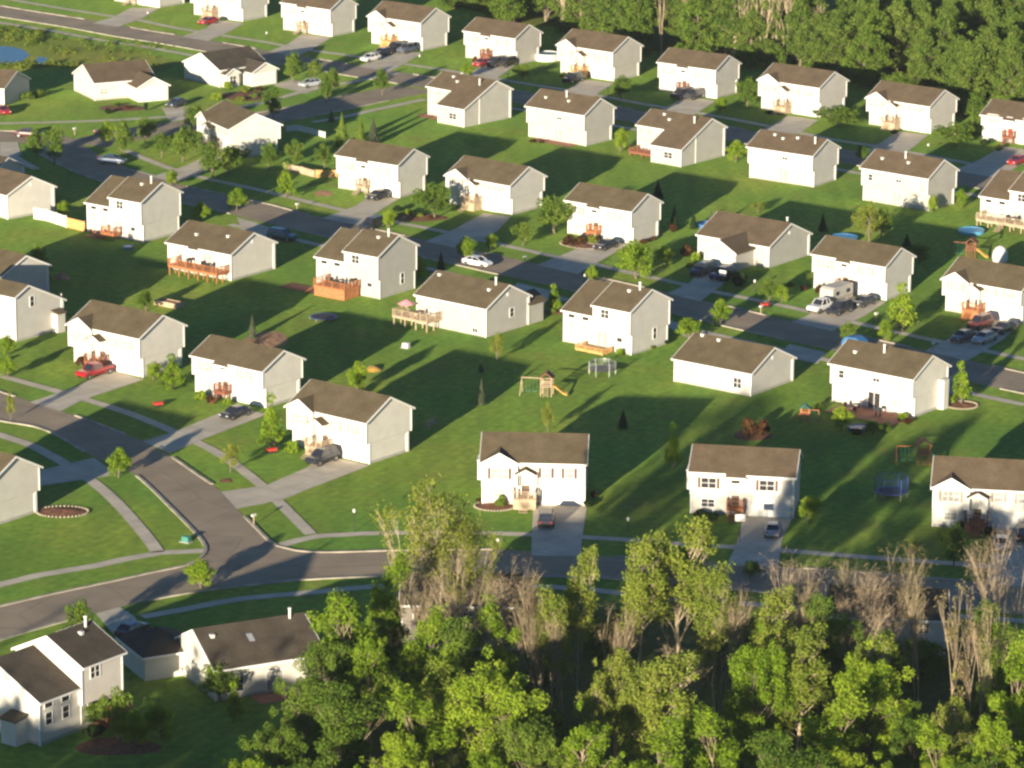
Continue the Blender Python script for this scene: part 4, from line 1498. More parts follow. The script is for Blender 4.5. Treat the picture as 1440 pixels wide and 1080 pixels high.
# ------------------------------------------------------------------ vehicles
def car_proto(kind):
    L, Wd, H = {'sedan': (4.6, 1.8, 1.42), 'suv': (4.7, 1.9, 1.78), 'pickup': (5.5, 1.95, 1.8), 'minivan': (4.9, 1.95, 1.75)}[kind]
    root = bpy.data.objects.new('parked_car', None)
    hw = Wd / 2
    if kind == 'sedan':
        sec = [(-L / 2, .45, .80, .80), (-L / 2 + .25, .28, .95, .94), (-1.35, .25, .98, 1), (1.0, .25, .95, 1), (1.9, .26, .86, .97), (L / 2 - .12, .3, .72, .88), (L / 2, .42, .62, .78)]
        cab = [(-1.75, .97), (-1.05, H), (.35, H), (1.15, .95)]
    elif kind == 'suv':
        sec = [(-L / 2, .5, 1.0, .88), (-L / 2 + .15, .35, 1.08, .97), (-1.2, .32, 1.1, 1), (1.0, .32, 1.08, 1), (2.0, .34, 1.0, .97), (L / 2 - .1, .4, .88, .9), (L / 2, .5, .75, .82)]
        cab = [(-2.25, 1.08), (-1.95, H), (.45, H), (1.15, 1.08)]
    elif kind == 'minivan':
        sec = [(-L / 2, .45, .95, .88), (-L / 2 + .15, .3, 1.02, .97), (-1.2, .28, 1.04, 1), (1.2, .28, 1.0, 1), (2.1, .3, .88, .96), (L / 2 - .1, .35, .75, .88), (L / 2, .45, .65, .8)]
        cab = [(-2.35, 1.02), (-2.1, H), (.75, H), (1.75, .98)]
    else:
        sec = [(-L / 2, .55, 1.02, .94), (-L / 2 + .1, .45, 1.08, .98), (-0.6, .42, 1.1, 1), (1.3, .4, 1.1, 1), (2.4, .42, 1.05, .98), (L / 2 - .1, .45, .92, .92), (L / 2, .55, .8, .86)]
        cab = [(-.85, 1.1), (-.65, H), (.75, H), (1.35, 1.1)]
    mb = MB()
    v, f = [], []
    for x, zl, zt, k in sec:
        y = hw * k
        zm = (zl + zt) / 2 + 0.05
        v += [(x, -y * .9, zl), (x, -y, zm), (x, -y * .93, zt - .03), (x, -y * .78, zt), (x, y * .78, zt), (x, y * .93, zt - .03), (x, y, zm), (x, y * .9, zl)]
    n = 8
    for i in range(len(sec) - 1):
        for j in range(n):
            f.append((i * n + j, i * n + (j + 1) % n, (i + 1) * n + (j + 1) % n, (i + 1) * n + j))
    f.append(tuple(range(n))[::-1])
    f.append(tuple(range((len(sec) - 1) * n, len(sec) * n)))
    mb.add(v, [q[::-1] for q in f])
    body = mb.build('body', M['paint'], root)
    # glasshouse and roof
    g = MB()
    a, b, c, d = cab
    yb, yt = hw * .86, hw * .68
    g.add([(a[0], -yb, a[1] - .04), (d[0], -yb, d[1] - .04), (d[0], yb, d[1] - .04), (a[0], yb, a[1] - .04),
           (b[0], -yt, b[1] - .05), (c[0], -yt, c[1] - .05), (c[0], yt, c[1] - .05), (b[0], yt, b[1] - .05)],
          [(0, 1, 5, 4), (1, 2, 6, 5), (2, 3, 7, 6), (3, 0, 4, 7), (4, 5, 6, 7)])
    g.build('windows', M['car_glass'], root)
    r = MB()
    r.hexa([(b[0] - .04, -yt - .02, b[1] - .05), (c[0] + .04, -yt - .02, b[1] - .05), (c[0] + .04, yt + .02, b[1] - .05), (b[0] - .04, yt + .02, b[1] - .05)],
           [(b[0] + .08, -yt + .08, H), (c[0] - .08, -yt + .08, H), (c[0] - .08, yt - .08, H), (b[0] + .08, yt - .08, H)])
    for sy in (-1, 1):
        for p, q in ((a, b), (d, c)):
            r.tube((p[0], sy * yb, p[1] - .03), (q[0], sy * yt, q[1] - .04), .045, n=5)
        mx = (b[0] + c[0]) / 2
        r.tube((mx - .1, sy * (yb + .005), a[1] - .02), (mx - .05, sy * (yt + .005), H - .05), .04, n=5)
    r.build('roof', M['paint'], root)
    if kind == 'pickup':
        bd = MB()
        bd.box(-L / 2 + .12, -.95, -hw * .8, hw * .8, 1.075, 1.09)
        bd.build('bed', M['black'], root)
    wr = .33 if kind in ('sedan', 'minivan') else .38
    for sx in (-L / 2 + .85, L / 2 - .85):
        for sy in (-1, 1):
            w = MB()
            w.tube((sx, sy * (hw - .2), wr), (sx, sy * (hw + .015), wr), wr, n=14)
            wo_ = w.build('wheel', M['rubber'], root)
            q = MB()
            q.tube((sx, sy * (hw + .016), wr), (sx, sy * (hw + .03), wr), wr * .62, n=10)
            q.build('rim', M['rim'], wo_)
    for sy in (-1, 1):
        q = MB()
        q.box(L / 2 - .16, L / 2 - .02, sy * hw * .62 - .16, sy * hw * .62 + .16, .58, .70)
        q.build('headlight', M['lens'], root)
        q = MB()
        q.box(-L / 2 - .02, -L / 2 + .08, sy * hw * .68 - .1, sy * hw * .68 + .1, .72, .92)
        q.build('tail_light', M['lens_red'], root)
    return root


PROTO = {k: car_proto(k) for k in ('sedan', 'suv', 'pickup')}
used = set()


def paint_tree(o, c):
    o.color = c + (1,)
    for ch in o.children:
        paint_tree(ch, c)


def car(kind, px, py, deg, colr, label, cat='car'):
    """px, py: where the car's middle meets the ground"""
    p = PROTO[kind]
    if kind not in used:
        used.add(kind)
        COL.objects.link(p)
        o = p
    else:
        o = copy_tree(p)
    o.location = at(px, py, 0)
    o.location.z = 0.06
    o.rotation_euler = (0, 0, RAD(deg))
    tag(o, label, cat, 'vehicles parked by the houses')
    paint_tree(o, colr)
    return o


DK, RED, WHT, SIL, BLU, GRN, TAN = (0.025, 0.027, 0.035), (0.34, 0.015, 0.02), (0.72, 0.72, 0.7), (0.38, 0.40, 0.43), (0.02, 0.03, 0.11), (0.01, 0.06, 0.06), (0.38, 0.32, 0.24)
# driveways of the slanting streets run along direction -128 deg (towards the street)
DR = -128
car('pickup', 133, 529, DR, RED, 'red pickup on the driveway beside the house with reddish deck', 'pickup truck')
car('sedan', 331, 587, DR, DK, 'dark car on the half shaded driveway left of the tall conical tree')
car('suv', 453, 651, DR, DK, 'black car with its front to the street at the garage by the sweeping corner')
car('suv', 768, 737, 88, DK, 'dark car seen from behind on the straight driveway of the lower street')
car('sedan', 1087, 751, 84, SIL, 'silver car seen from behind near the house with orange steps')
car('sedan', 1408, 770, 84, SIL, 'pale car on the rightmost driveway of the lower street')
car('suv', 1441, 757, 84, DK, 'dark car cut off by the right edge on the lower street driveway')
car('suv', 397, 338, -30, GRN, 'dark green car on the shaded street beyond the house with raised deck')
car('sedan', 532, 280, DR, DK, 'dark car at the garage of the house beside the three conifers')
car('sedan', 671, 374, -35, WHT, 'white car parked along the kerb of the middle street')
car('sedan', 852, 350, DR, DK, 'dark car at the garage right of the orange shrubs')
car('suv', 988, 386, DR, (0.03, 0.05, 0.07), 'dark car in the shadow before the ranch house garage wing')
car('suv', 1016, 392, DR, BLU, 'dark blue car right beside the round dark shrub')
car('pickup', 1156, 437, DR, WHT, 'white fronted pickup at the kerb end of the driveway with the camper', 'pickup truck')
car('suv', 1180, 441, DR, DK, 'dark car between the white pickup and the camper')
car('sedan', 1214, 430, DR, (0.06, 0.06, 0.065), 'dark grey car close to the garage beside the camper')
car('sedan', 1354, 479, DR, (0.13, 0.10, 0.09), 'grey brown car nearest the kerb among the four crowded cars')
car('sedan', 1384, 481, DR, SIL, 'silver car nearest the kerb among the four crowded cars')
car('suv', 1378, 461, DR, (0.20, 0.05, 0.04), 'dull red car by the entrance among the four crowded cars')
car('sedan', 1411, 467, DR, DK, 'dark car by the garage among the four crowded cars')
car('sedan', 521, 86, DR, WHT, 'white car nearest the kerb in the line on the far row driveway')
car('sedan', 538, 78, DR, DK, 'dark car behind the white car on the far row driveway')
car('suv', 556, 72, DR, DK, 'dark car third in the line on the far row driveway')
car('suv', 573, 74, DR, (0.09, 0.11, 0.15), 'dark blue grey car closest to the garage in the far row line')
car('sedan', 679, 93, DR, RED, 'red car beside two dark ones in the far row')
car('suv', 698, 93, DR, DK, 'dark car in the middle next to the red one in the far row')
car('suv', 713, 93, DR, (0.04, 0.035, 0.03), 'dark car right against the garage next to the red one in the far row')
car('suv', 806, 116, DR, DK, 'dark car beside the front shrubs of the house next to the above ground pool')
car('suv', 958, 138, DR, DK, 'dark car on the left before the far row house with grey gable')
car('suv', 976, 139, DR, (0.05, 0.05, 0.055), 'dark car on the right before the far row house with grey gable')
car('sedan', 1431, 231, DR, RED, 'red car on the rightmost driveway of the far street')
car('sedan', 293, 34, DR, RED, 'red car before the second house of the far row')
car('sedan', 437, 122, -140, SIL, 'dark glazed car with pale roof on the driveway beside the street trees')
car('sedan', 158, 230, -15, (0.05, 0.08, 0.14), 'blue grey car on the street at the corner of the cross street')
car('sedan', 248, 150, -120, (0.05, 0.055, 0.07), 'dark car in shade beside the cream ranch house garage')
car('sedan', 186, 893, 60, (0.06, 0.03, 0.04), 'dark maroon car in the shade beside the hipped garage')
car('sedan', 3, 160, -60, RED, 'red car cut off by the left edge')
car('sedan', 40, 193, -12, (0.09, 0.02, 0.02), 'dark red car on the shaded street at the left')
car('suv', 523, 322, -125, DK, 'dark car half hidden behind the roof of the house with orange skirted deck')

# camper trailer
c_ = empty('camper_trailer', local('U', 6.9, -4.6), RAD(-128), 'tan travel trailer among the cars before the house with orange steps', 'camper')
mb = MB()
mb.prism([(-2.6, .45), (2.3, .45), (2.6, .9), (2.5, 2.3), (2.0, 2.6), (-2.4, 2.6), (-2.6, 2.4)], -1.1, 1.1)
mb.build('body', M['wall_taupe'], c_)
mb = MB()
mb.box(-2.5, 2.5, -1.12, -1.102, 0.8, 1.05)
mb.box(-2.5, 2.5, 1.102, 1.12, 0.8, 1.05)
mb.build('stripe', M['shutter'], c_)
for x, w_ in ((-1.4, .9), (1.3, .8)):
    mb = MB()
    for sy in (-1.115, 1.115):
        mb.box(x - w_ / 2, x + w_ / 2, min(sy, sy * .99), max(sy, sy * .99), 1.4, 1.95)
    mb.build('window', M['car_glass'], c_)
for sy in (-1, 1):
    mb = MB()
    mb.tube((-.2, sy * .95, .33), (-.2, sy * 1.13, .33), .33, n=12)
    mb.build('wheel', M['rubber'], c_)
mb = MB()
mb.tube((2.4, 0, .5), (3.6, 0, .5), .06)
mb.build('hitch', M['steel'], c_)


# ------------------------------------------------------------------ vegetation
def leaf_mesh(name, mat, P, N, size, asp=(0.45, 0.8)):
    """P points, N normals (n x 3), size n: one small quad leaf spray each"""
    n = len(P)
    N = N / np.maximum(np.linalg.norm(N, axis=1, keepdims=True), 1e-6)
    R_ = rng.normal(size=(n, 3))
    T = np.cross(N, R_)
    T /= np.maximum(np.linalg.norm(T, axis=1, keepdims=True), 1e-6)
    B = np.cross(N, T)
    s = size[:, None]
    asp = rng.uniform(asp[0], asp[1], size=(n, 1))
    V = np.stack([P - T * s, P + B * s * asp, P + T * s, P - B * s * asp], 1).reshape(-1, 3)
    me = bpy.data.meshes.new(name)
    me.vertices.add(4 * n)
    me.vertices.foreach_set('co', V.astype(np.float32).ravel())
    me.loops.add(4 * n)
    me.loops.foreach_set('vertex_index', np.arange(4 * n, dtype=np.int32))
    me.polygons.add(n)
    me.polygons.foreach_set('loop_start', np.arange(0, 4 * n, 4, dtype=np.int32))
    me.polygons.foreach_set('loop_total', np.full(n, 4, dtype=np.int32))
    me.update()
    me.materials.append(mat)
    return me


def clumps(centres, radii, per, size, spread=0.75, flat=0.85):
    P, N, S = [], [], []
    for c, r in zip(centres, radii):
        k = max(4, int(per * (r ** 1.6)))
        d = rng.normal(size=(k, 3))
        d /= np.linalg.norm(d, axis=1, keepdims=True)
        rad = r * rng.uniform(0.25, 1.0, size=(k, 1)) ** 0.5
        p = d * rad * np.array([1, 1, flat])
        P.append(np.array(c) + p)
        N.append(d * spread + rng.normal(size=(k, 3)) * 0.55 + np.array([0, 0, 0.25]))
        S.append(rng.uniform(0.7, 1.35, size=k) * size)
    return np.concatenate(P), np.concatenate(N), np.concatenate(S)


def stick(mb, a, b, ra, rb, n=6, bend=0.12, seg=3):
    a, b = Vector(a), Vector(b)
    L = (b - a).length
    pts = [a]
    for i in range(1, seg):
        t = i / seg
        pts.append(a.lerp(b, t) + Vector((random.gauss(0, 1), random.gauss(0, 1), random.gauss(0, .5))) * L * bend * 0.35)
    pts.append(b)
    for i in range(seg):
        r0 = ra + (rb - ra) * i / seg
        r1 = ra + (rb - ra) * (i + 1) / seg
        mb.tube(pts[i], pts[i + 1], r0, r1, n=n, cap=False)
    return pts


def leafy_proto(name, H, Wd, mat, bark, seed, base=0.28, nl=16, per=70, leaf=0.24, narrow=0.0, rad=1.0, open_=0.0, up=1.0, flat=0.85):
    """trunk with limbs; the crown is leaf clumps round the outer limbs"""
    random.seed(seed)
    tr = MB()
    top = Vector((random.uniform(-.4, .4), random.uniform(-.4, .4), H * 0.82))
    tp = stick(tr, (0, 0, -0.2), top, H * 0.02 + 0.05, 0.05, n=8, bend=0.04, seg=6)
    C, Rr = [], []
    for i in range(nl):
        t = base + (1 - base) * (i + 0.5) / nl
        k = min(5, int(t * 0.92 * 6))
        st = tp[k].lerp(tp[k + 1], min(1, t * 0.92 * 6 - k))
        ang = i * 2.4 + random.uniform(-.5, .5)
        u_ = (t - base) / (1 - base)
        prof = (math.sin(math.pi * min(1, (u_ * 0.85 + 0.18))) ** 0.7) if not narrow else max(0.12, (1 - u_) ** narrow)
        L = Wd / 2 * prof * random.uniform(0.65, 1.12)
        rise = random.uniform(0.15, 0.75) * up * L + (0.06 * H if not narrow else 0)
        e = st + Vector((math.cos(ang) * L, math.sin(ang) * L, rise))
        e.z = min(e.z, H * 0.97)
        pts = stick(tr, st, e, 0.035 + H * 0.005 * (1 - u_ * .6), 0.02, n=5, bend=0.12, seg=3)
        m = 3 if L > 1.2 else 1
        for j in range(m):
            q = Vector(pts[0]).lerp(e, 0.55 + 0.45 * (j + 1) / m)
            off = Vector((random.gauss(0, 1), random.gauss(0, 1), random.gauss(0, .6))) * L * 0.22
            if random.random() < open_:
                continue
            C.append(tuple(q + off))
            Rr.append(rad * random.uniform(0.65, 1.15) * (0.32 + 0.12 * H / 4) if H < 8 else rad * random.uniform(0.7, 1.5))
            if L > 1.2:
                stick(tr, q, q + off, 0.02, 0.012, n=4, seg=1)
    C.append((top.x, top.y, H - 0.25 * rad * (1 if H > 8 else .5)))
    Rr.append(rad * (0.9 if H > 8 else 0.45))
    P, N, S = clumps(C, Rr, per, leaf, flat=flat)
    return dict(leaf=leaf_mesh(name + '_crown', mat, P, N, S), trunk=mesh_only(tr, name + '_trunk', bark), H=H)


def mesh_only(mb, name, mat):
    me = bpy.data.meshes.new(name)
    me.from_pydata(mb.v, [], mb.f)
    me.update()
    me.materials.append(mat)
    return me


def bare_proto(name, H, Wd, mat, bark, seed, leaves=0, leaf=0.16, stems=1, depth=4, upright=0.7, asp=(0.45, 0.8), fan=(0.1, 0.3), cr=0.55, sprd=(0.3, 0.8), low=0, dome=1.0):
    """many thin ascending branches, few or no leaves"""
    random.seed(seed)
    tr = MB()
    tips = []

    def grow(p, d, L, r, k):
        e = p + d * L
        pts = stick(tr, p, e, r, r * 0.62, n=5 if k > 1 else 3, bend=0.10, seg=2)
        if k == 0:
            tips.append(e)
            return
        n = 3 if k > 1 else 4
        for i in range(n):
            a = random.uniform(0, 2 * math.pi)
            sp = random.uniform(*sprd)
            nd = (d + Vector((math.cos(a) * sp, math.sin(a) * sp, upright * 0.25))).normalized()
            st = p.lerp(e, random.uniform(0.45, 1.0)) if i else e
            grow(st, nd, L * random.uniform(0.55, 0.8), max(0.022, r * 0.58), k - 1)
    for s_ in range(stems):
        a = random.uniform(0, 6.28)
        sp = 0.0 if stems == 1 else random.uniform(*fan)
        b = Vector((math.cos(a), math.sin(a), 0)) * (0 if stems == 1 else 0.25)
        grow(b + Vector((0, 0, -.2)), Vector((math.cos(a) * sp, math.sin(a) * sp, 1)).normalized(), H * 0.36, 0.04 + H * 0.010, depth)
    for i in range(low):
        z = H * random.uniform(0.12, 0.62) * 0.85
        a = i * 2.4
        grow(Vector((0, 0, z)), Vector((math.cos(a), math.sin(a), random.uniform(0.5, 1.1))).normalized(), H * 0.12 * (1.25 - 0.6 * z / H), 0.05, 2)
    zs = sorted(t.z for t in tips)
    zq = zs[int(len(zs) * 0.80)]
    # round the top of the crown instead of letting single leaders stick out
    tr.v = [(x, y, z if z < zq else zq + (z - zq) * dome) for x, y, z in tr.v]
    tips = [Vector((t.x, t.y, t.z if t.z < zq else zq + (t.z - zq) * dome)) for t in tips]
    top = max(t.z for t in tips)
    k = H / top
    wx = max(max(abs(t.x), abs(t.y)) for t in tips)
    kw = min(1.6, (Wd / 2) / wx)
    tr.v = [(x * kw, y * kw, z * k) for x, y, z in tr.v]
    tips = [Vector((t.x * kw, t.y * kw, t.z * k)) for t in tips]
    o = dict(trunk=mesh_only(tr, name + '_trunk', bark), H=H)
    if leaves:
        C = [tuple(t) for t in tips if random.random() < 0.85]
        P, N, S = clumps(C, [cr] * len(C), leaves, leaf, flat=1.0)
        o['leaf'] = leaf_mesh(name + '_crown', mat, P, N, S, asp)
    return o


def conifer_proto(name, H, Wd, mat, bark, seed, leaf=0.13, n=2600):
    random.seed(seed)
    tr = MB()
    tr.tube((0, 0, -.1), (0, 0, H * .95), 0.05 + H * .014, .02, n=7)
    t = rng.uniform(0, 1, n) ** 0.8
    lay = np.floor(t * 9) / 9
    ang = rng.uniform(0, 2 * np.pi, n)
    lob = 0.82 + 0.18 * np.sin(ang * 5 + lay * 17)
    rad = (1 - t) * Wd / 2 * lob * rng.uniform(0.55, 1.0, n) * (0.85 + 0.3 * (1 - (t * 9 - np.floor(t * 9))))
    z = 0.12 * H * 0.3 + t * H * 0.97
    P = np.stack([np.cos(ang) * rad, np.sin(ang) * rad, z], 1)
    N = np.stack([np.cos(ang), np.sin(ang), np.full(n, 0.6)], 1) + rng.normal(size=(n, 3)) * 0.45
    S = rng.uniform(.7, 1.3, n) * leaf * (1.15 - 0.5 * t)
    return dict(leaf=leaf_mesh(name + '_crown', mat, P, N, S), trunk=mesh_only(tr, name + '_trunk', bark), H=H)


def shrub_proto(name, mat, seed, n=9, leaf=0.1, per=260):
    """unit shrub: 1 m high, 1.3 m wide"""
    random.seed(seed)
    tr = MB()
    C, Rr = [], []
    for i in range(n):
        a = i * 2.4
        rr = random.uniform(0.05, 0.42)
        c = (math.cos(a) * rr, math.sin(a) * rr, random.uniform(0.25, 0.72) * (1 - rr * 0.5))
        tr.tube((0, 0, -.05), c, .02, .008, n=4, cap=False)
        C.append(c)
        Rr.append(random.uniform(0.2, 0.32))
    P, N, S = [], [], []
    for c, r in zip(C, Rr):
        k = int(per * r)
        d = rng.normal(size=(k, 3))
        d /= np.linalg.norm(d, axis=1, keepdims=True)
        P.append(np.array(c) + d * r * rng.uniform(.6, 1, (k, 1)))
        N.append(d + rng.normal(size=(k, 3)) * .5)
        S.append(rng.uniform(.7, 1.3, k) * leaf)
    return dict(leaf=leaf_mesh(name + '_leaves', mat, np.concatenate(P), np.concatenate(N), np.concatenate(S)), trunk=mesh_only(tr, name + '_stems', M['bark']), H=1.0)


PR = {
    'big0': leafy_proto('big0', 16, 7.6, M['leaf_bright'], M['bark'], 1, base=0.18, nl=60, per=190, leaf=0.14, rad=0.62, up=1.9, flat=1.25),
    'big1': leafy_proto('big1', 16, 6.6, M['leaf_bright'], M['bark'], 2, base=0.15, nl=54, per=190, leaf=0.14, rad=0.60, up=1.9, flat=1.25),
    'big2': leafy_proto('big2', 16, 7.0, M['leaf_mid'], M['bark'], 3, base=0.15, nl=56, per=190, leaf=0.14, rad=0.62, up=1.9, flat=1.25),
    'big3': leafy_proto('big3', 17, 6.0, M['leaf_bright'], M['bark_tan'], 4, base=0.22, nl=48, per=190, leaf=0.14, rad=0.56, up=1.9, flat=1.25, open_=0.12),
    'open0': leafy_proto('open0', 17, 7.0, M['leaf_open'], M['bark_tan'], 5, base=0.34, nl=50, per=120, leaf=0.14, rad=0.55, up=1.9, flat=1.25, open_=0.08),
    'open1': leafy_proto('open1', 17, 5.6, M['leaf_open'], M['bark_tan'], 6, base=0.30, nl=46, per=120, leaf=0.14, rad=0.52, up=1.9, flat=1.25, open_=0.1),
    'fine0': bare_proto('fine0', 17, 11.0, M['leaf_yellow'], M['bark_pale'], 7, leaves=15, leaf=0.13, stems=5, depth=4, fan=(0.15, 0.6), cr=0.9, upright=0.5, dome=0.4),
    'feather0': bare_proto('feather0', 16, 6.0, M['leaf_bright'], M['bark_tan'], 61, leaves=62, leaf=0.15, stems=1, depth=4, upright=0.9, cr=0.75, low=16),
    'feather1': bare_proto('feather1', 16, 5.5, M['leaf_open'], M['bark_pale'], 62, leaves=52, leaf=0.14, stems=1, depth=4, upright=0.9, cr=0.7, low=18),
    'feather2': bare_proto('feather2', 16, 6.5, M['leaf_mid'], M['bark_tan'], 63, leaves=62, leaf=0.15, stems=1, depth=4, upright=0.7, cr=0.8, low=16),
    'bare0': bare_proto('bare0', 15, 7.0, M['leaf_brown'], M['bark_tan'], 8, leaves=4, leaf=0.24, stems=3, depth=4, asp=(0.04, 0.09), fan=(0.3, 0.8), cr=1.0, upright=0.3, sprd=(0.4, 0.95), dome=0.8),
    'bare1': bare_proto('bare1', 15, 6.0, M['leaf_twig'], M['bark_tan'], 9, leaves=3, leaf=0.24, stems=3, depth=4, asp=(0.04, 0.09), fan=(0.2, 0.7), cr=1.0, upright=0.35, sprd=(0.4, 0.9), dome=0.8),
    'bare2': bare_proto('bare2', 16, 4.0, M['leaf_brown'], M['bark_tan'], 10, leaves=5, leaf=0.2, asp=(0.2, 0.4), stems=1, depth=3, upright=0.9, sprd=(0.4, 0.9), low=9),
    'dead0': bare_proto('dead0', 17, 5.0, None, M['bark_pale'], 12, stems=3, depth=3, upright=1.2),
    'for0': leafy_proto('for0', 17, 7.5, M['leaf_forest'], M['bark'], 21, base=0.08, nl=40, per=62, leaf=0.24, rad=0.95),
    'for1': leafy_proto('for1', 17, 6.5, M['leaf_forest'], M['bark'], 22, base=0.05, nl=38, per=62, leaf=0.24, rad=0.95),
    'for2': leafy_proto('for2', 18, 6.5, M['leaf_forest'], M['bark_pale'], 23, base=0.25, nl=32, per=55, leaf=0.22, rad=0.85, open_=0.12),
    'for3': leafy_proto('for3', 15, 7.0, M['leaf_mid'], M['bark'], 24, base=0.05, nl=38, per=62, leaf=0.24, rad=0.95),
    'under': leafy_proto('under', 6, 5.0, M['leaf_mid'], M['bark'], 25, base=0.1, nl=16, per=70, leaf=0.22, rad=1.7),
    'yard0': leafy_proto('yard0', 4, 2.8, M['leaf_bright'], M['bark'], 31, base=0.15, nl=16, per=230, leaf=0.13, rad=1.75),
    'yard1': leafy_proto('yard1', 4, 2.6, M['leaf_mid'], M['bark'], 32, base=0.22, nl=16, per=230, leaf=0.13, rad=1.75),
    'yard2': leafy_proto('yard2', 4, 2.6, M['leaf_yellow'], M['bark'], 33, base=0.25, nl=15, per=170, leaf=0.11, rad=1.5),
    'cone0': leafy_proto('cone0', 4, 2.4, M['leaf_bright'], M['bark'], 34, base=0.10, nl=22, per=230, leaf=0.12, narrow=0.75, rad=1.35),
    'spruce': conifer_proto('spruce', 4, 2.2, M['leaf_dark'], M['bark'], 41),
    'spruce_pale': conifer_proto('spruce_pale', 4, 1.9, M['leaf_grey'], M['bark'], 42),
    'spruce_mid': conifer_proto('spruce_mid', 4, 2.2, M['leaf_mid'], M['bark'], 43),
    'shrub': shrub_proto('shrub', M['leaf_mid'], 51),
    'shrub_bright': shrub_proto('shrub_bright', M['leaf_bright'], 52),
    'shrub_yellow': shrub_proto('shrub_yellow', M['leaf_yellow'], 53),
    'shrub_red': shrub_proto('shrub_red', M['leaf_red'], 54),
    'shrub_dark': shrub_proto('shrub_dark', M['leaf_dark'], 55),
}


def plant(kind, loc, hgt, wid, label, name='tree', cat='tree', group=None, rz=None, parts=('trunk', 'crown')):
    p = PR[kind]
    r = bpy.data.objects.new(name, None)
    COL.objects.link(r)
    r.location = loc
    r.rotation_euler = (0, 0, random.uniform(0, 6.28) if rz is None else rz)
    k = hgt / p['H']
    r.scale = (wid, wid, k)
    t = bpy.data.objects.new(parts[0], p['trunk'])
    COL.objects.link(t)
    t.parent = r
    if 'leaf' in p:
        c = bpy.data.objects.new(parts[1], p['leaf'])
        COL.objects.link(c)
        c.parent = r
    return tag(r, label, cat, group)


BASEW = {'big0': 9.4, 'big1': 8.2, 'big2': 8.6, 'big3': 7.6, 'open0': 9.0, 'open1': 7.2, 'fine0': 10.0, 'bare0': 7.0, 'bare1': 6.0, 'feather0': 6.0, 'feather1': 5.5, 'feather2': 6.5, 'bare2': 5.0, 'dead0': 4.0,
         'yard0': 3.3, 'yard1': 3.2, 'yard2': 3.0, 'cone0': 2.8, 'spruce': 2.2, 'spruce_pale': 1.9, 'spruce_mid': 2.2}


def top_tree(kind, px, py, hgt, wid, label, **k):
    """px, py: where the tip of the crown is seen"""
    q = at(px, py, hgt)
    if kind[:3] in ('big', 'ope', 'fea'):
        wid *= 0.86
    return plant(kind, (q.x, q.y, 0), hgt, wid / BASEW[kind], label, **k)


random.seed(5)
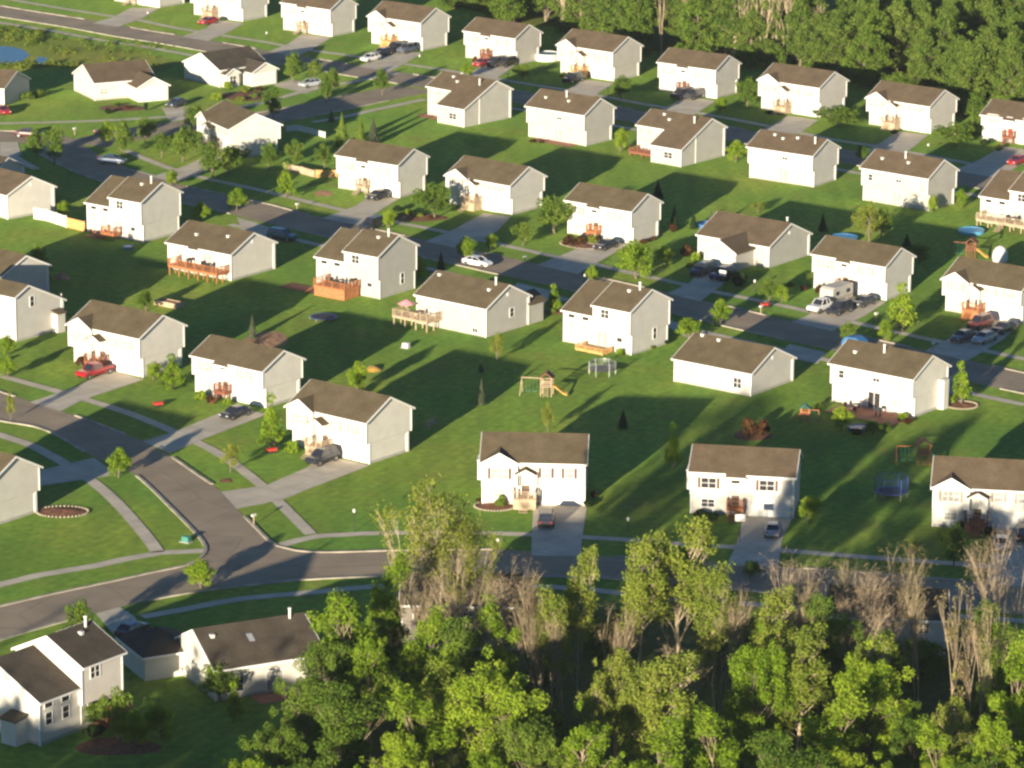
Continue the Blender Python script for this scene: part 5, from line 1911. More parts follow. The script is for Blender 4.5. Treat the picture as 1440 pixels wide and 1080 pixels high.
# --- the foreground wood
FG = [
    ('big2', 432, 925, 13, 7.5, 'dark green tree at the left end of the foreground wood'),
    ('feather0', 492, 822, 15, 8.5, 'bright leafy tree rising left of the tall yellowish one'),
    ('big2', 455, 880, 13, 7, 'mid green tree leaning over the roof with the skylight'),
    ('feather0', 545, 770, 16, 5.5, 'narrow green tree in front of the pale trunks'),
    ('big2', 385, 1000, 11, 7, 'dark tree in the shade below the single storey house'),
    ('feather2', 480, 960, 13, 9, 'broad dark tree in the left part of the foreground wood'),
    ('big1', 560, 1010, 12, 7, 'green tree near the bottom edge, left of the dark hollow'),
    ('fine0', 605, 690, 19, 11, 'tall yellowish tree with several pale stems and thin foliage'),
    ('fine0', 650, 735, 16, 8, 'thin yellowish tree right behind the tallest one'),
    ('bare0', 720, 775, 16, 8, 'twiggy tan tree between the tall yellowish tree and the straight driveway'),
    ('bare2', 748, 800, 16, 4, 'single tall thin trunk at the straight driveway'),
    ('feather1', 815, 772, 17, 4.5, 'slim green tree standing before the street right of the straight driveway'),
    ('bare0', 795, 850, 13, 6, 'tan budding tree between two green crowns'),
    ('big0', 690, 912, 16, 12, 'broadest bright green crown in the middle of the foreground'),
    ('feather0', 600, 960, 14, 8, 'bright crown left of the broadest one'),
    ('big2', 745, 985, 14, 8, 'green tree just right of the broadest crown'),
    ('feather1', 955, 725, 18, 8, 'yellow green tree with pale trunks in front of the cream house on the lower street'),
    ('feather1', 905, 755, 17, 6.5, 'yellow green tree at the left shoulder of the bigger one'),
    ('feather1', 1010, 800, 15, 6.5, 'green tree with open crown below the orange steps house driveway'),
    ('open1', 870, 880, 15, 8, 'light green thin tree in the centre right of the wood'),
    ('bare0', 850, 845, 13, 6.5, 'brownish tree before the lower sidewalk'),
    ('feather1', 935, 925, 15, 8, 'pale green fine leaved tree in the centre right'),
    ('big3', 820, 990, 14, 7, 'green tree with pale stem near the bottom edge, centre right'),
    ('feather0', 920, 1010, 13, 7, 'vivid green tree at the bottom edge right of the centre'),
    ('big0', 1065, 880, 16, 8.5, 'tall bright tree with layered boughs right of the dark gap'),
    ('bare1', 1110, 775, 16, 8, 'pinkish tan twiggy tree before the orange steps driveway'),
    ('bare0', 1180, 790, 15, 8, 'twiggy tan tree left of the sidewalk lamp'),
    ('bare0', 1240, 765, 16, 10, 'spreading bare tree before the rightmost lawn'),
    ('bare0', 1145, 850, 13, 6, 'brown budding tree above the bright crowns at the right'),
    ('feather1', 1130, 885, 15, 7, 'green tree immediately right of the tall bright tree'),
    ('big0', 1225, 905, 14, 10, 'broad green tree below the leaf mottled house'),
    ('feather0', 1175, 960, 13, 8, 'bright lower crown between the broad tree and the layered one'),
    ('big2', 1290, 990, 10, 7, 'green tree in the dark hollow below the leaf mottled house'),
    ('bare2', 1345, 815, 18, 4.5, 'tall pole like trunk right of the leaf mottled house'),
    ('bare2', 1370, 830, 17, 4, 'second tall lit trunk right of the leaf mottled house'),
    ('bare1', 1405, 740, 19, 7, 'high forked bare tree reaching over the rightmost driveway'),
    ('feather0', 1425, 905, 15, 7, 'bright tree cut off by the right edge'),
    ('big1', 1395, 985, 13, 7, 'bright low crown near the bottom right corner'),
    ('feather0', 1010, 985, 13, 7, 'bright tree on the bottom edge under the layered one'),
    ('big1', 680, 1040, 11, 8, 'bright tree at the bottom edge below the broadest crown'),
    ('feather2', 1100, 1030, 12, 8, 'green tree at the bottom edge left of the dark hollow'),
    ('bare0', 660, 790, 17, 8, 'brown budding tree between the tallest yellowish tree and the tan one'),
    ('open1', 840, 930, 13, 5, 'slim fresh green tree left of the pale fine leaved one'),
    ('feather1', 1085, 830, 15, 6, 'thin green tree over the tall bright one'),
    ('bare1', 1210, 830, 14, 7, 'bare brown tree before the roof of the leaf mottled house'),
    ('bare2', 1385, 850, 16, 4, 'third tall lit trunk right of the leaf mottled house'),
    ('open1', 1345, 950, 13, 5, 'thin dark green tree below the pole like trunks'),
    ('feather1', 635, 930, 13, 6, 'dark tree inside the hollow right of the bright crown'),
    ('big3', 520, 870, 14, 6, 'bright crown before the tree left of the tall yellowish one'),
    ('bare0', 575, 800, 15, 7, 'tan bare tree left of the stems of the tallest yellowish tree'),
    ('bare1', 690, 800, 16, 7, 'tan bare tree behind the tallest yellowish tree'),
    ('bare0', 770, 830, 15, 7, 'bare tan tree between the single tall trunk and the slim green tree'),
    ('bare0', 1010, 820, 15, 7, 'bare tan tree right of the yellow green tree with pale trunks'),
    ('bare0', 1150, 790, 16, 8, 'bare tan tree right of the pinkish tan twiggy one'),
    ('bare1', 1215, 790, 16, 8, 'bare tan tree before the roof of the leaf mottled house, left side'),
    ('bare0', 1300, 800, 16, 7, 'bare tan tree at the right end of the leaf mottled house'),
    ('bare0', 1435, 790, 16, 7, 'bare tan tree cut off by the right edge'),
    ('bare1', 960, 900, 13, 6, 'bare brown tree in the dark gap of the centre right'),
    ('feather0', 590, 850, 14, 6, 'green feathery tree before the dark hollow under the tall yellowish tree'),
    ('feather2', 640, 870, 13, 6, 'mid green feathery tree in the hollow, left of the tan forked one'),
    ('feather1', 775, 820, 15, 5, 'light feathery tree just right of the single tall trunk'),
    ('feather2', 1165, 840, 14, 6, 'mid green feathery tree left of the leaf mottled house'),
    ('feather1', 1225, 885, 13, 5.5, 'light feathery tree before the left part of the leaf mottled house'),
    ('feather2', 1400, 850, 14, 5, 'mid green feathery tree by the right edge pole like trunks'),
    ('feather0', 700, 850, 14, 5.5, 'green feathery tree behind the broadest crown'),
    ('feather0', 1330, 1010, 12, 6, 'green feathery tree below the pole like trunks'),
    ('feather1', 900, 930, 14, 5.5, 'light feathery tree in the centre right hollow'),
    ('feather0', 610, 905, 13, 5.5, 'bright feathery tree right beside the bright crown at the hollow'),
]
for k, x, y, h_, w_, lab in FG:
    top_tree(k, x, y, h_, w_, lab, name='tree', group='trees of the foreground wood')
LOW = [(350, 1050), (430, 1050), (500, 1080), (610, 1100), (760, 1090), (850, 1085), (980, 1090), (1060, 1110), (1170, 1100), (1260, 1100), (1330, 1080), (1430, 1090), (1240, 1060), (1370, 1050), (880, 1060), (560, 1080)]
for i, (x, y) in enumerate(LOW):
    top_tree(['big1', 'big2', 'big3', 'big0'][i % 4], x, y, random.uniform(9, 12), random.uniform(6, 8), 'green crown along the bottom edge of the picture', name='tree',
             group='low crowns along the bottom edge')
for i in range(26):
    x, y = random.uniform(480, 1440), random.uniform(900, 1060)
    q = at(x, y)
    plant('under', (q.x, q.y, 0), random.uniform(2.5, 5), random.uniform(0.7, 1.1), 'dark undergrowth bush between the trunks of the foreground wood', name='bush', cat='bush',
          group='undergrowth of the foreground wood', parts=('stems', 'leaves'))

# --- the wood beyond the far row
EDGE = [(640, 6), (720, 36), (815, 50), (900, 76), (965, 88), (1060, 96), (1100, 98), (1200, 122), (1300, 132), (1350, 156), (1440, 178), (1530, 198)]
eline = smooth_line([at(x, y) for x, y in EDGE], 6.0)
cnt = 0
for row in range(11):
    ln = offset_line(eline, -(row * 5.8 + 2.0))
    for i, p in enumerate(ln):
        q = Vector((p.x + random.uniform(-2.4, 2.4), p.y + random.uniform(-2.4, 2.4), 0))
        if random.random() < 0.07 or (row > 2 and q.y > 745) or q.x < -16 or q.x > 118 or (row > 8 and q.x < 70):
            continue
        kind = random.choice(['for0', 'for1', 'for2', 'for3', 'for0', 'for1'])
        h_ = random.uniform(13, 18.5) * (0.88 if row == 0 else 1)
        plant(kind, q, h_, random.uniform(0.75, 1.1), 'green tree standing close among others in the wood beyond the far row of houses',
              group='trees of the wood beyond the far row')
        cnt += 1
for i in range(34):
    p = eline[random.randrange(len(eline))]
    q = Vector((p.x + random.uniform(-4, 2), p.y + random.uniform(-1.5, 3), 0))
    plant('under', q, random.uniform(2.5, 5.5), random.uniform(0.7, 1.1), 'low bush at the foot of the wood beyond the far row of houses', name='bush', cat='bush',
          group='bushes at the edge of the far wood', parts=('stems', 'leaves'))
for x, y, h_, w_, lab in [(1074, 92, 17, 1.1, 'pale bare trunk, left of the group above the far row'), (1090, 90, 18, 1.2, 'pale bare trunk, middle of the group above the far row'),
                          (1104, 92, 16, 1.0, 'pale bare trunk, right of the group above the far row'), (818, 46, 18, 0.8, 'tall thin trunk at the wood edge behind the above ground pool house'),
                          (870, 58, 17, 0.6, 'thin pale trunk right of the above ground pool house'), (968, 74, 16, 1.0, 'greyish trunk behind the grey gabled far row house'),
                          (1000, 78, 18, 0.5, 'slender pale trunk at the wood edge behind the grey gabled house'), (710, 22, 15, 1.1, 'pale trunks at the left end of the far wood'),
                          (767, 30, 16, 0.7, 'single pale trunk near the left end of the far wood'), (1150, 96, 13, 0.6, 'thin trunk behind the far row house with pale bare trunks'),
                          (792, 44, 16, 0.5, 'thin trunk between the pool house roof and the single pale one'),
                          (930, 76, 15, 0.6, 'thin trunk just left of the greyish one'),
                          (1045, 92, 15, 0.6, 'thin trunk beside the pale bare group'),
                          ]:
    q = at(x, y)
    plant('dead0', (q.x, q.y, 0), h_, w_, lab, name='bare_tree', group='pale bare trunks before the far wood')

# ------------------------------------------------------------------ yard trees, shrubs
def yard(kind, px, ybase, ytop, wpx, label, name='tree', cat='tree', group='yard and street trees'):
    """base at (px, ybase), tip at ytop, crown wpx wide on the photograph"""
    b = at(px, ybase)
    s = FPX / (b - Vector((0, 0, CAMH))).length
    h_ = (ybase - ytop) / (s * 0.965)
    w_ = wpx / s
    if kind.startswith('spruce'):
        name, cat, group = 'conifer', 'conifer', 'conifers in the gardens'
    return plant(kind, (b.x, b.y, 0), h_, w_ / BASEW[kind], label, name=name, cat=cat, group=group)


Y = [
    ('yard0', 166, 672, 633, 30, 'young leafy tree on the verge inside the sweeping street corner'),
    ('yard0', 283, 828, 787, 36, 'small bright tree at the corner where the streets meet'),
    ('yard2', 324, 664, 625, 26, 'thin yellowish tree on the verge between two driveways'),
    ('cone0', 381, 632, 557, 34, 'tall pointed tree between the corner house and its neighbour'),
    ('yard2', 15, 592, 552, 13, 'thin sapling on the verge at the left edge'),
    ('yard0', 11, 500, 474, 20, 'round young tree at the left edge, the farther of two'),
    ('yard0', 10, 532, 504, 20, 'round young tree at the left edge, the nearer of two'),
    ('cone0', 243, 548, 500, 36, 'leafy pointed tree between the red pickup house and its neighbour'),
    ('spruce_pale', 355, 477, 443, 17, 'pale grey spruce alone on the shaded lawn'),
    ('cone0', 402, 278, 231, 28, 'tall yellow green tree on the verge left of the small fence'),
    ('yard0', 332, 296, 267, 27, 'round street tree on the middle street, left of the tan strip of light'),
    ('yard0', 281, 312, 286, 24, 'round tree behind the house with the raised deck'),
    ('yard0', 655, 366, 334, 26, 'round tree beside the white car'),
    ('yard1', 610, 308, 262, 44, 'leafy tree in the planted front bed of the middle street'),
    ('yard1', 780, 328, 278, 48, 'big round tree between two houses on the middle street'),
    ('yard1', 735, 345, 315, 26, 'smaller dark tree before the big round one'),
    ('cone0', 779, 440, 401, 24, 'bright pointed tree beside the tan single storey house'),
    ('yard0', 895, 392, 341, 46, 'bushy verge tree between the orange shrubs house and the ranch'),
    ('yard0', 831, 400, 374, 16, 'small tree poking up behind the pale gabled split level roof'),
    ('yard0', 1012, 458, 424, 26, 'round bright tree on the lower side of the middle street'),
    ('yard0', 970, 478, 449, 34, 'bright spreading tree at the corner of the low single storey house'),
    ('yard1', 1082, 424, 394, 24, 'verge tree right of the ranch house lawn'),
    ('cone0', 1268, 466, 402, 46, 'large soft pointed tree between the camper house and the crowded driveway'),
    ('yard2', 1222, 342, 288, 34, 'yellow green tree alone on the big shaded back lawn'),
    ('yard1', 1238, 335, 295, 30, 'darker companion right behind the yellow green tree'),
    ('yard1', 1190, 482, 454, 20, 'reddish green street tree beside the blue tarp'),
    ('cone0', 1351, 568, 511, 32, 'bright columnar tree at the right corner of the white two storey house'),
    ('yard0', 1183, 606, 574, 26, 'bright small tree beside the blue paddling pool'),
    ('yard1', 1228, 612, 592, 26, 'low tree at the edge of the patio'),
    ('spruce', 876, 603, 576, 19, 'dark small spruce in the shadow of the big back lawn'),
    ('cone0', 945, 659, 598, 26, 'bright slender pointed tree on the lawn between the two lower street houses'),
    ('yard2', 770, 608, 567, 16, 'thin yellowish tree behind the roof of the cream house'),
    ('spruce_pale', 677, 570, 532, 16, 'pale narrow spruce on the edge of the long house shadow'),
    ('spruce_pale', 676, 524, 508, 10, 'little pale conifer on the shaded lawn'),
    ('yard2', 699, 508, 470, 22, 'yellowish tree by the corner of the tan single storey house'),
    ('yard0', 503, 552, 510, 26, 'young tree behind the roof of the corner house'),
    ('yard0', 1136, 735, 698, 30, 'round leafy tree right of the house with orange steps'),
    ('spruce_mid', 481, 206, 160, 27, 'leftmost of the three conifers'),
    ('spruce_mid', 507, 203, 163, 22, 'middle one of the three conifers'),
    ('spruce_pale', 525, 203, 167, 22, 'rightmost and palest of the three conifers'),
    ('spruce_pale', 466, 172, 155, 12, 'tiny pale conifer left of the three large ones'),
    ('yard1', 415, 236, 200, 22, 'small round tree in the shaded yard right of the corner house'),
    ('yard1', 456, 238, 205, 22, 'small tree just left of the white fronted house'),
    ('yard1', 411, 116, 76, 26, 'street tree beside the ranch house with dark roof'),
    ('yard1', 441, 114, 86, 18, 'slimmer street tree right of the dark roofed ranch'),
    ('yard1', 538, 134, 98, 20, 'street tree alone at the mouth of the cross street'),
    ('yard1', 459, 146, 104, 17, 'slim street tree on the verge of the cross street'),
    ('yard1', 384, 170, 124, 22, 'dark bushy tree on the verge below the dark roofed ranch'),
    ('yard1', 76, 232, 180, 26, 'leafy verge tree at the left end of the middle street'),
    ('yard1', 52, 226, 184, 22, 'thinner verge tree at the left end of the middle street'),
    ('yard1', 171, 220, 173, 26, 'street tree on the corner of the cross street'),
    ('yard1', 205, 202, 166, 24, 'dark street tree next to the corner of the cross street'),
    ('yard1', 257, 228, 180, 36, 'reddish green tree before the creamy corner house'),
    ('yard1', 300, 250, 202, 38, 'dark green tree in front of the creamy corner house'),
    ('yard1', 272, 182, 150, 30, 'green tree behind the creamy corner house'),
    ('yard1', 334, 232, 206, 30, 'bush like tree at the gable of the creamy corner house'),
    ('yard1', 378, 240, 202, 26, 'dark tree at the right corner of the creamy house'),
    ('yard1', 1343, 206, 176, 46, 'broad bright tree between two far row houses at the right'),
    ('spruce_mid', 1367, 190, 148, 20, 'slender conifer between two far row houses at the right'),
    ('yard1', 1178, 178, 152, 52, 'broad leafy tree right of the house with pale bare trunks'),
    ('yard1', 1213, 228, 205, 18, 'verge tree behind the cream backed house roof'),
    ('yard1', 873, 140, 108, 22, 'dark verge tree right of the above ground pool house'),
    ('yard1', 1050, 152, 112, 26, 'leafy tree between the grey gabled and the next far row house'),
    ('yard1', 735, 112, 92, 22, 'dark round tree beside the white pool wall'),
    ('yard0', 1013, 160, 138, 18, 'small verge tree before the grey gabled far row house'),
    ('yard0', 872, 215, 182, 20, 'small bright tree at the corner of the flat backed tan house'),
    ('yard0', 1034, 228, 200, 26, 'bright tree between the two neighbouring rear facing houses'),
    ('yard0', 1352, 292, 268, 16, 'little bright conical tree right of the cream backed house'),
    ('yard1', 52, 398, 344, 24, 'small tree beside the play things at the left'),
    ('yard1', 62, 410, 372, 24, 'darker tree right behind the play things'),
    ('yard1', 205, 438, 410, 22, 'brownish lit shrub tree at the end of the wooden bed'),
    ('yard0', 88, 306, 284, 20, 'round bright tree behind the white fence'),
    ('spruce_pale', 1000, 324, 296, 14, 'pale conifer beside the blue pool and ranch roof'),
    ('spruce', 948, 318, 290, 16, 'small dark conifer on the shaded lawn above the ranch'),
    ('spruce', 975, 322, 298, 14, 'second dark conifer on the shaded lawn above the ranch'),
    ('spruce', 1157, 326, 300, 16, 'dark conifer on the shaded lawn right of the ranch'),
    ('spruce', 925, 280, 254, 20, 'dark conifer beyond the roof right of the orange shrubs house'),
    ('yard2', 1066, 300, 284, 18, 'pale low tree on the far lawn above the ranch roof'),
    ('yard1', 1292, 372, 346, 30, 'dark tree behind the camper house'),
    ('spruce', 1275, 352, 330, 22, 'dark conifer behind the camper house'),
    ('spruce', 620, 380, 354, 14, 'small dark tree behind the tan single storey roof'),
    ('yard0', 590, 392, 362, 22, 'bright bush like tree between the skirted deck house and the next'),
    ('yard0', 580, 402, 378, 18, 'lower bright bush like tree between the skirted deck house and the next'),
    ('spruce', 226, 948, 905, 30, 'dark evergreen by the shaded wall of the single storey house'),
    ('cone0', 330, 1016, 960, 30, 'bright columnar shrub tree in front of the patio of the single storey house'),
    ('yard1', 112, 905, 846, 34, 'dark tree beside the kerb behind the bottom left house'),
    ('yard0', 228, 1040, 990, 44, 'round bright shrub tree right of the red patio set'),
    ('yard1', 165, 1042, 972, 40, 'tall shrub beside the wall of the bottom left house'),
    ('yard0', 190, 1052, 1000, 40, 'yellow green shrub tree in the bed of the bottom left house'),
    ('yard1', 310, 985, 935, 52, 'rust tinged bush at the gable of the single storey house'),
    ('yard1', 130, 1020, 985, 40, 'dark bush under the windows of the bottom left house'),
    ('yard1', 1055, 812, 790, 26, 'dark small tree at the kerb of the lower street'),
    ('yard1', 1340, 800, 740, 34, 'dark tree in the shadow left of the rightmost driveway'),
    ('yard0', 1310, 300, 276, 14, 'small round tree by the corner of the cream backed house'),
    ('yard1', 322, 246, 206, 26, 'dark tree right of the dark green tree at the creamy corner house'),
    ('yard0', 150, 205, 172, 20, 'small street tree beside the lit part of the street at the left'),
    ('yard1', 228, 222, 188, 22, 'small tree left of the reddish green tree'),
    ('yard0', 240, 262, 240, 18, 'small bright tree behind the roof of the split level house at the left'),
    ('yard1', 470, 130, 98, 18, 'leafy tree at the upper verge of the cross street'),
    ('yard0', 546, 322, 296, 20, 'small tree beside the planted front bed on the middle street'),
    ('yard0', 690, 352, 330, 18, 'small tree on the lawn left of the big round tree'),
    ('yard1', 590, 262, 236, 20, 'small tree behind the white fronted house'),
    ('yard0', 1100, 425, 402, 20, 'small verge tree left of the camper driveway'),
    ('yard0', 1245, 480, 452, 18, 'little tree at the foot of the large soft pointed tree'),
    ('yard1', 30, 430, 402, 22, 'small tree behind the grey sided house at the left edge'),
    ('yard0', 215, 535, 510, 22, 'low bright tree beside the leafy pointed one'),
    ('yard0', 935, 372, 346, 24, 'small tree left of the ranch house corner'),
    ('yard0', 655, 110, 90, 16, 'small tree before the far row house with the red car'),
    ('yard1', 1283, 790, 756, 16, 'thin dark sapling on the shaded lower lawn'),
]
for a in Y:
    yard(*a)
# the wood goes on outside the frame, towards the sun: it shades the lower left gardens
random.seed(21)
for i in range(26):
    x_ = -108 + (i % 13) * 5.4 + random.uniform(-1.5, 1.5)
    plant(['big1', 'big2', 'big3'][i % 3], (x_, random.uniform(296, 309) - 17 * (i // 13), 0), random.uniform(15.5, 18.5) + 2.5 * (i // 13), random.uniform(0.8, 1.0),
          'tree of the wood below the bottom edge of the picture', group='trees below the bottom edge')


def shrub(kind, px, py, hgt, wid, label, group='shrubs round the houses'):
    b = at(px, py)
    plant(kind, (b.x, b.y, 0), hgt, wid, label, name='shrub', cat='shrub', group=group, parts=('stems', 'leaves'))


SH = [
    ('shrub_bright', 412, 636, 1.6, 1.5, 'green bush left of the corner house entrance'), ('shrub_red', 1052, 614, 2.6, 1.9, 'large reddish brown bush on the back lawn'),
    ('shrub_red', 1072, 612, 2.2, 1.6, 'second reddish brown bush on the back lawn'), ('shrub_dark', 1040, 404, 2.6, 2.3, 'large dark round bush before the ranch house'),
    ('shrub_dark', 1022, 396, 2.0, 1.6, 'dark bush next to the dark blue car'), ('shrub_red', 800, 345, 1.8, 1.8, 'dark red bush left of the orange ones'),
    ('shrub_red', 815, 344, 1.4, 1.4, 'red bush beside the entrance with orange shrubs'), ('shrub_yellow', 833, 342, 1.5, 1.4, 'orange yellow bush by the entrance'),
    ('shrub_red', 1152, 412, 1.4, 1.2, 'dark red ball bush left of the orange steps'), ('shrub_bright', 575, 302, 1.0, 1.4, 'low bush in the planted front bed, left one'),
    ('shrub_yellow', 590, 306, 0.9, 1.2, 'yellowish low bush in the planted front bed'), ('shrub_red', 606, 308, 0.5, 1.3, 'red flower clump in the planted front bed'),
    ('shrub_dark', 560, 298, 1.2, 1.5, 'dark bush in the planted front bed'), ('shrub', 703, 712, 1.5, 1.1, 'dark green bush in front of the cream house bay'),
    ('shrub_red', 676, 706, 0.5, 1.2, 'low red plants at the stone edging'), ('shrub_dark', 828, 713, 0.9, 1.2, 'clipped dark bush at the garage corner of the cream house'),
    ('shrub_red', 834, 700, 0.9, 0.7, 'small reddish bush beside the clipped dark one'), ('shrub_dark', 985, 728, 1.2, 1.6, 'dark bush under the window of the dappled house'),
    ('shrub_dark', 1003, 732, 1.2, 1.4, 'second dark bush under the window of the dappled house'), ('shrub_yellow', 1375, 748, 1.3, 1.2, 'yellow bush before the entrance at the right edge'),
    ('shrub_dark', 1352, 742, 1.1, 1.6, 'dark bush left of the yellow one'), ('shrub_dark', 1392, 752, 1.2, 1.2, 'dark bush right of the yellow one'),
    ('shrub_bright', 283, 562, 1.4, 1.4, 'green bush left of the red door step'), ('shrub_red', 296, 567, 1.2, 1.0, 'dark red bush left of the steps'),
    ('shrub_bright', 320, 570, 1.2, 1.0, 'green bush right of the steps'), ('shrub_red', 115, 515, 1.5, 1.4, 'red bush before the reddish deck'),
    ('shrub', 105, 505, 1.3, 1.2, 'green bush beside the reddish deck'), ('shrub', 228, 545, 1.0, 1.2, 'greyish bush along the cream gable'),
    ('shrub', 880, 334, 0.8, 1.2, 'reddish low hedge plant behind the tan gable'), ('shrub_red', 905, 342, 0.7, 1.2, 'red low bush along the tan gable'),
    ('shrub_red', 918, 338, 0.7, 1.0, 'another red low bush along the tan gable'), ('shrub_red', 946, 326, 1.4, 1.2, 'red bush by the curved bed'),
    ('shrub_red', 965, 360, 1.8, 1.8, 'dark red bush left of the ranch house'), ('shrub_bright', 978, 366, 1.4, 1.2, 'bright yellow green bush at the ranch corner'),
    ('shrub_yellow', 972, 376, 0.9, 1.3, 'low lit bush at the ranch corner'), ('shrub', 1113, 403, 0.9, 1.2, 'low bush left of the camper house'),
    ('shrub_red', 1130, 408, 0.7, 1.2, 'rust coloured low bush left of the camper house'), ('shrub_dark', 1345, 432, 1.4, 2.0, 'dark bush left of the crowded driveway'),
    ('shrub_dark', 1362, 440, 1.2, 1.6, 'second dark bush left of the crowded driveway'), ('shrub', 793, 108, 1.0, 1.2, 'dark bush before the pool side house'),
    ('shrub', 812, 112, 1.0, 1.2, 'second dark bush before the pool side house'), ('shrub_red', 668, 88, 1.3, 1.0, 'reddish bush by the entrance with red car'),
    ('shrub_yellow', 545, 60, 1.6, 1.0, 'yellowish plant at the far row entrance'), ('shrub_red', 932, 122, 0.9, 1.4, 'rust bush before the grey gabled house'),
    ('shrub_dark', 944, 126, 0.9, 1.4, 'dark bush before the grey gabled house'), ('shrub', 1185, 170, 1.0, 1.3, 'low bush beside the far row gable'),
    ('shrub_dark', 1083, 160, 0.8, 1.5, 'dark bush before the far row house with pale trunks'), ('shrub_dark', 1258, 188, 0.9, 1.2, 'dark bush before the second house from the right'),
    ('shrub_dark', 1385, 205, 1.4, 1.6, 'dark bush before the rightmost far row house'), ('shrub_dark', 1405, 212, 1.2, 1.2, 'second dark bush before the rightmost far row house'),
    ('shrub_red', 750, 200, 0.6, 1.3, 'red flowers on the patio edge, left'), ('shrub_red', 762, 201, 0.6, 1.0, 'red flowers on the patio edge, right'),
    ('shrub', 165, 150, 0.9, 1.3, 'dark bush under the ranch window'), ('shrub_red', 180, 153, 0.6, 1.4, 'pinkish flowers before the ranch garage wing'),
    ('shrub_dark', 205, 156, 1.8, 0.7, 'small columnar evergreen before the cream garage wing'), ('shrub_dark', 152, 160, 1.2, 1.2, 'dark red bush at the bed corner of the ranch'),
    ('shrub', 40, 140, 1.6, 2.4, 'rough bush at the left below the pond'), ('shrub', 55, 136, 1.5, 2.4, 'second rough bush at the left below the pond'),
    ('shrub_bright', 320, 125, 1.5, 1.5, 'green bush under the dark roofed ranch bay'), ('shrub_yellow', 345, 130, 1.1, 1.6, 'yellow green bush before the dark roofed ranch'),
    ('shrub_red', 365, 128, 1.0, 1.5, 'rust bush before the dark roofed ranch'), ('shrub_yellow', 338, 142, 0.9, 1.8, 'low yellow bush in the sunny bed of the dark roofed ranch'),
    ('shrub', 357, 137, 0.9, 1.6, 'low green bush in the sunny bed of the dark roofed ranch'), ('shrub_bright', 305, 140, 1.4, 1.8, 'bright bush left of the sunny bed'),
    ('shrub_yellow', 512, 412, 0.8, 0.8, 'small plant right of the skirted deck'), ('shrub_bright', 872, 500, 1.1, 1.0, 'bright bush beside the pine patio deck'),
    ('shrub_yellow', 915, 490, 0.6, 1.0, 'low yellow plant along the pale gable'), ('shrub_dark', 938, 484, 0.8, 0.9, 'dark low bush along the pale gable'),
    ('shrub', 1150, 574, 0.7, 1.4, 'low grey green bush left of the patio'), ('shrub_dark', 1205, 612, 1.0, 1.4, 'dark bush beyond the paddling pool'),
    ('shrub', 1245, 606, 1.3, 1.2, 'round bush at the patio edge'), ('shrub_bright', 1270, 590, 1.0, 1.2, 'lit bush at the corner of the white two storey house'),
    ('shrub_red', 1275, 595, 0.7, 1.3, 'reddish bush at the corner of the white two storey house'), ('shrub_dark', 133, 1035, 1.4, 2.0, 'dark round bush near the bottom left house'),
    ('shrub_dark', 255, 945, 1.6, 1.8, 'dark bush at the cream gable of the single storey house'), ('shrub_bright', 45, 1030, 1.0, 0.8, 'bush beside the side porch in the bottom left corner'),
    ('shrub_bright', 0, 512, 1.0, 1.0, 'small bush at the left edge lawn'),
]
for a in SH:
    shrub(*a)
# reeds and scrub beside the pond: uncountable
cs, rs_ = [], []
random.seed(9)
for i in range(70):
    x = random.uniform(35, 240)
    y = random.uniform(46 + (x - 35) * 0.10, 70 + (x - 35) * 0.15)
    if x < 72 and 74 < y < 93:
        continue
    b = at(x, y)
    cs.append((b.x, b.y, random.uniform(0, .3)))
    rs_.append(random.uniform(0.5, 1.1))
for i in range(40):
    x = random.uniform(-30, 60)
    y = random.uniform(42, 60)
    b = at(x, y)
    cs.append((b.x, b.y, random.uniform(.1, .6)))
    rs_.append(random.uniform(0.7, 1.4))
for i in range(50):
    x = random.uniform(-20, 110)
    y = random.uniform(91, 97)
    b = at(x, y)
    cs.append((b.x, b.y, random.uniform(.1, .5)))
    rs_.append(random.uniform(0.6, 1.0))
P_, N_, S_ = clumps(cs, rs_, 40, 0.2, flat=0.8)
for nm, mt, sel in (('scrub', 'leaf_mid', 0), ('reeds', 'leaf_yellow', 1)):
    k_ = (np.arange(len(P_)) // 160) % 2 == sel
    o_ = bpy.data.objects.new(nm, leaf_mesh(nm, M[mt], P_[k_], N_[k_], S_[k_]))
    COL.objects.link(o_)
    tag(o_, 'rough green scrub growing round the pond' if sel == 0 else 'yellowish reeds beside the pond', 'scrub' if sel == 0 else 'reeds', kind='stuff')


# ------------------------------------------------------------------ yard furniture and small things
def thing(name, px, py, rz, label, cat, group=None, loc=None):
    p = at(px, py) if loc is None else loc
    return empty(name, (p.x, p.y, 0), RAD(rz), label, cat, group)


def post_lamp(px, py, hgt, label):
    o = thing('post_lamp', px, py, 0, label, 'lamp', 'white topped posts along the streets')
    mb = MB()
    mb.tube((0, 0, 0), (0, 0, hgt - .3), .05, .04, n=8)
    mb.build('post', M['black'], o)
    mb = MB()
    mb.lathe([(.05, hgt - .3), (.14, hgt - .2), (.18, hgt), (.1, hgt + .12), (.02, hgt + .18)], n=10)
    mb.build('lamp_head', M['white'], o)


for x, y, h_, lab in [(498, 748, 2.6, 'white headed lamp post on the lawn of the street corner'), (855, 140, 2.4, 'white headed post at the far street, right of the dark cars'),
                      (714, 122, 2.4, 'white headed post at the far street beside the roof ridge of the tan house'), (590, 90, 1.6, 'small post on the far row lawn right of the four cars'),
                      (1305, 214, 1.3, 'short white post on the far verge'), (700, 783, 2.0, 'white headed post by the lower street, left of the straight driveway'),
                      (375, 56, 1.4, 'white post on the far row lawn at the left'), (822, 402, 1.6, 'short post by the middle street walk'),
                      (883, 748, 1.6, 'thin post on the shaded lower lawn'), (1061, 410, 1.6, 'short post by the walk right of the ranch'), (208, 28, 1.5, 'white post on the first far verge')]:
    post_lamp(x, y, h_, lab)


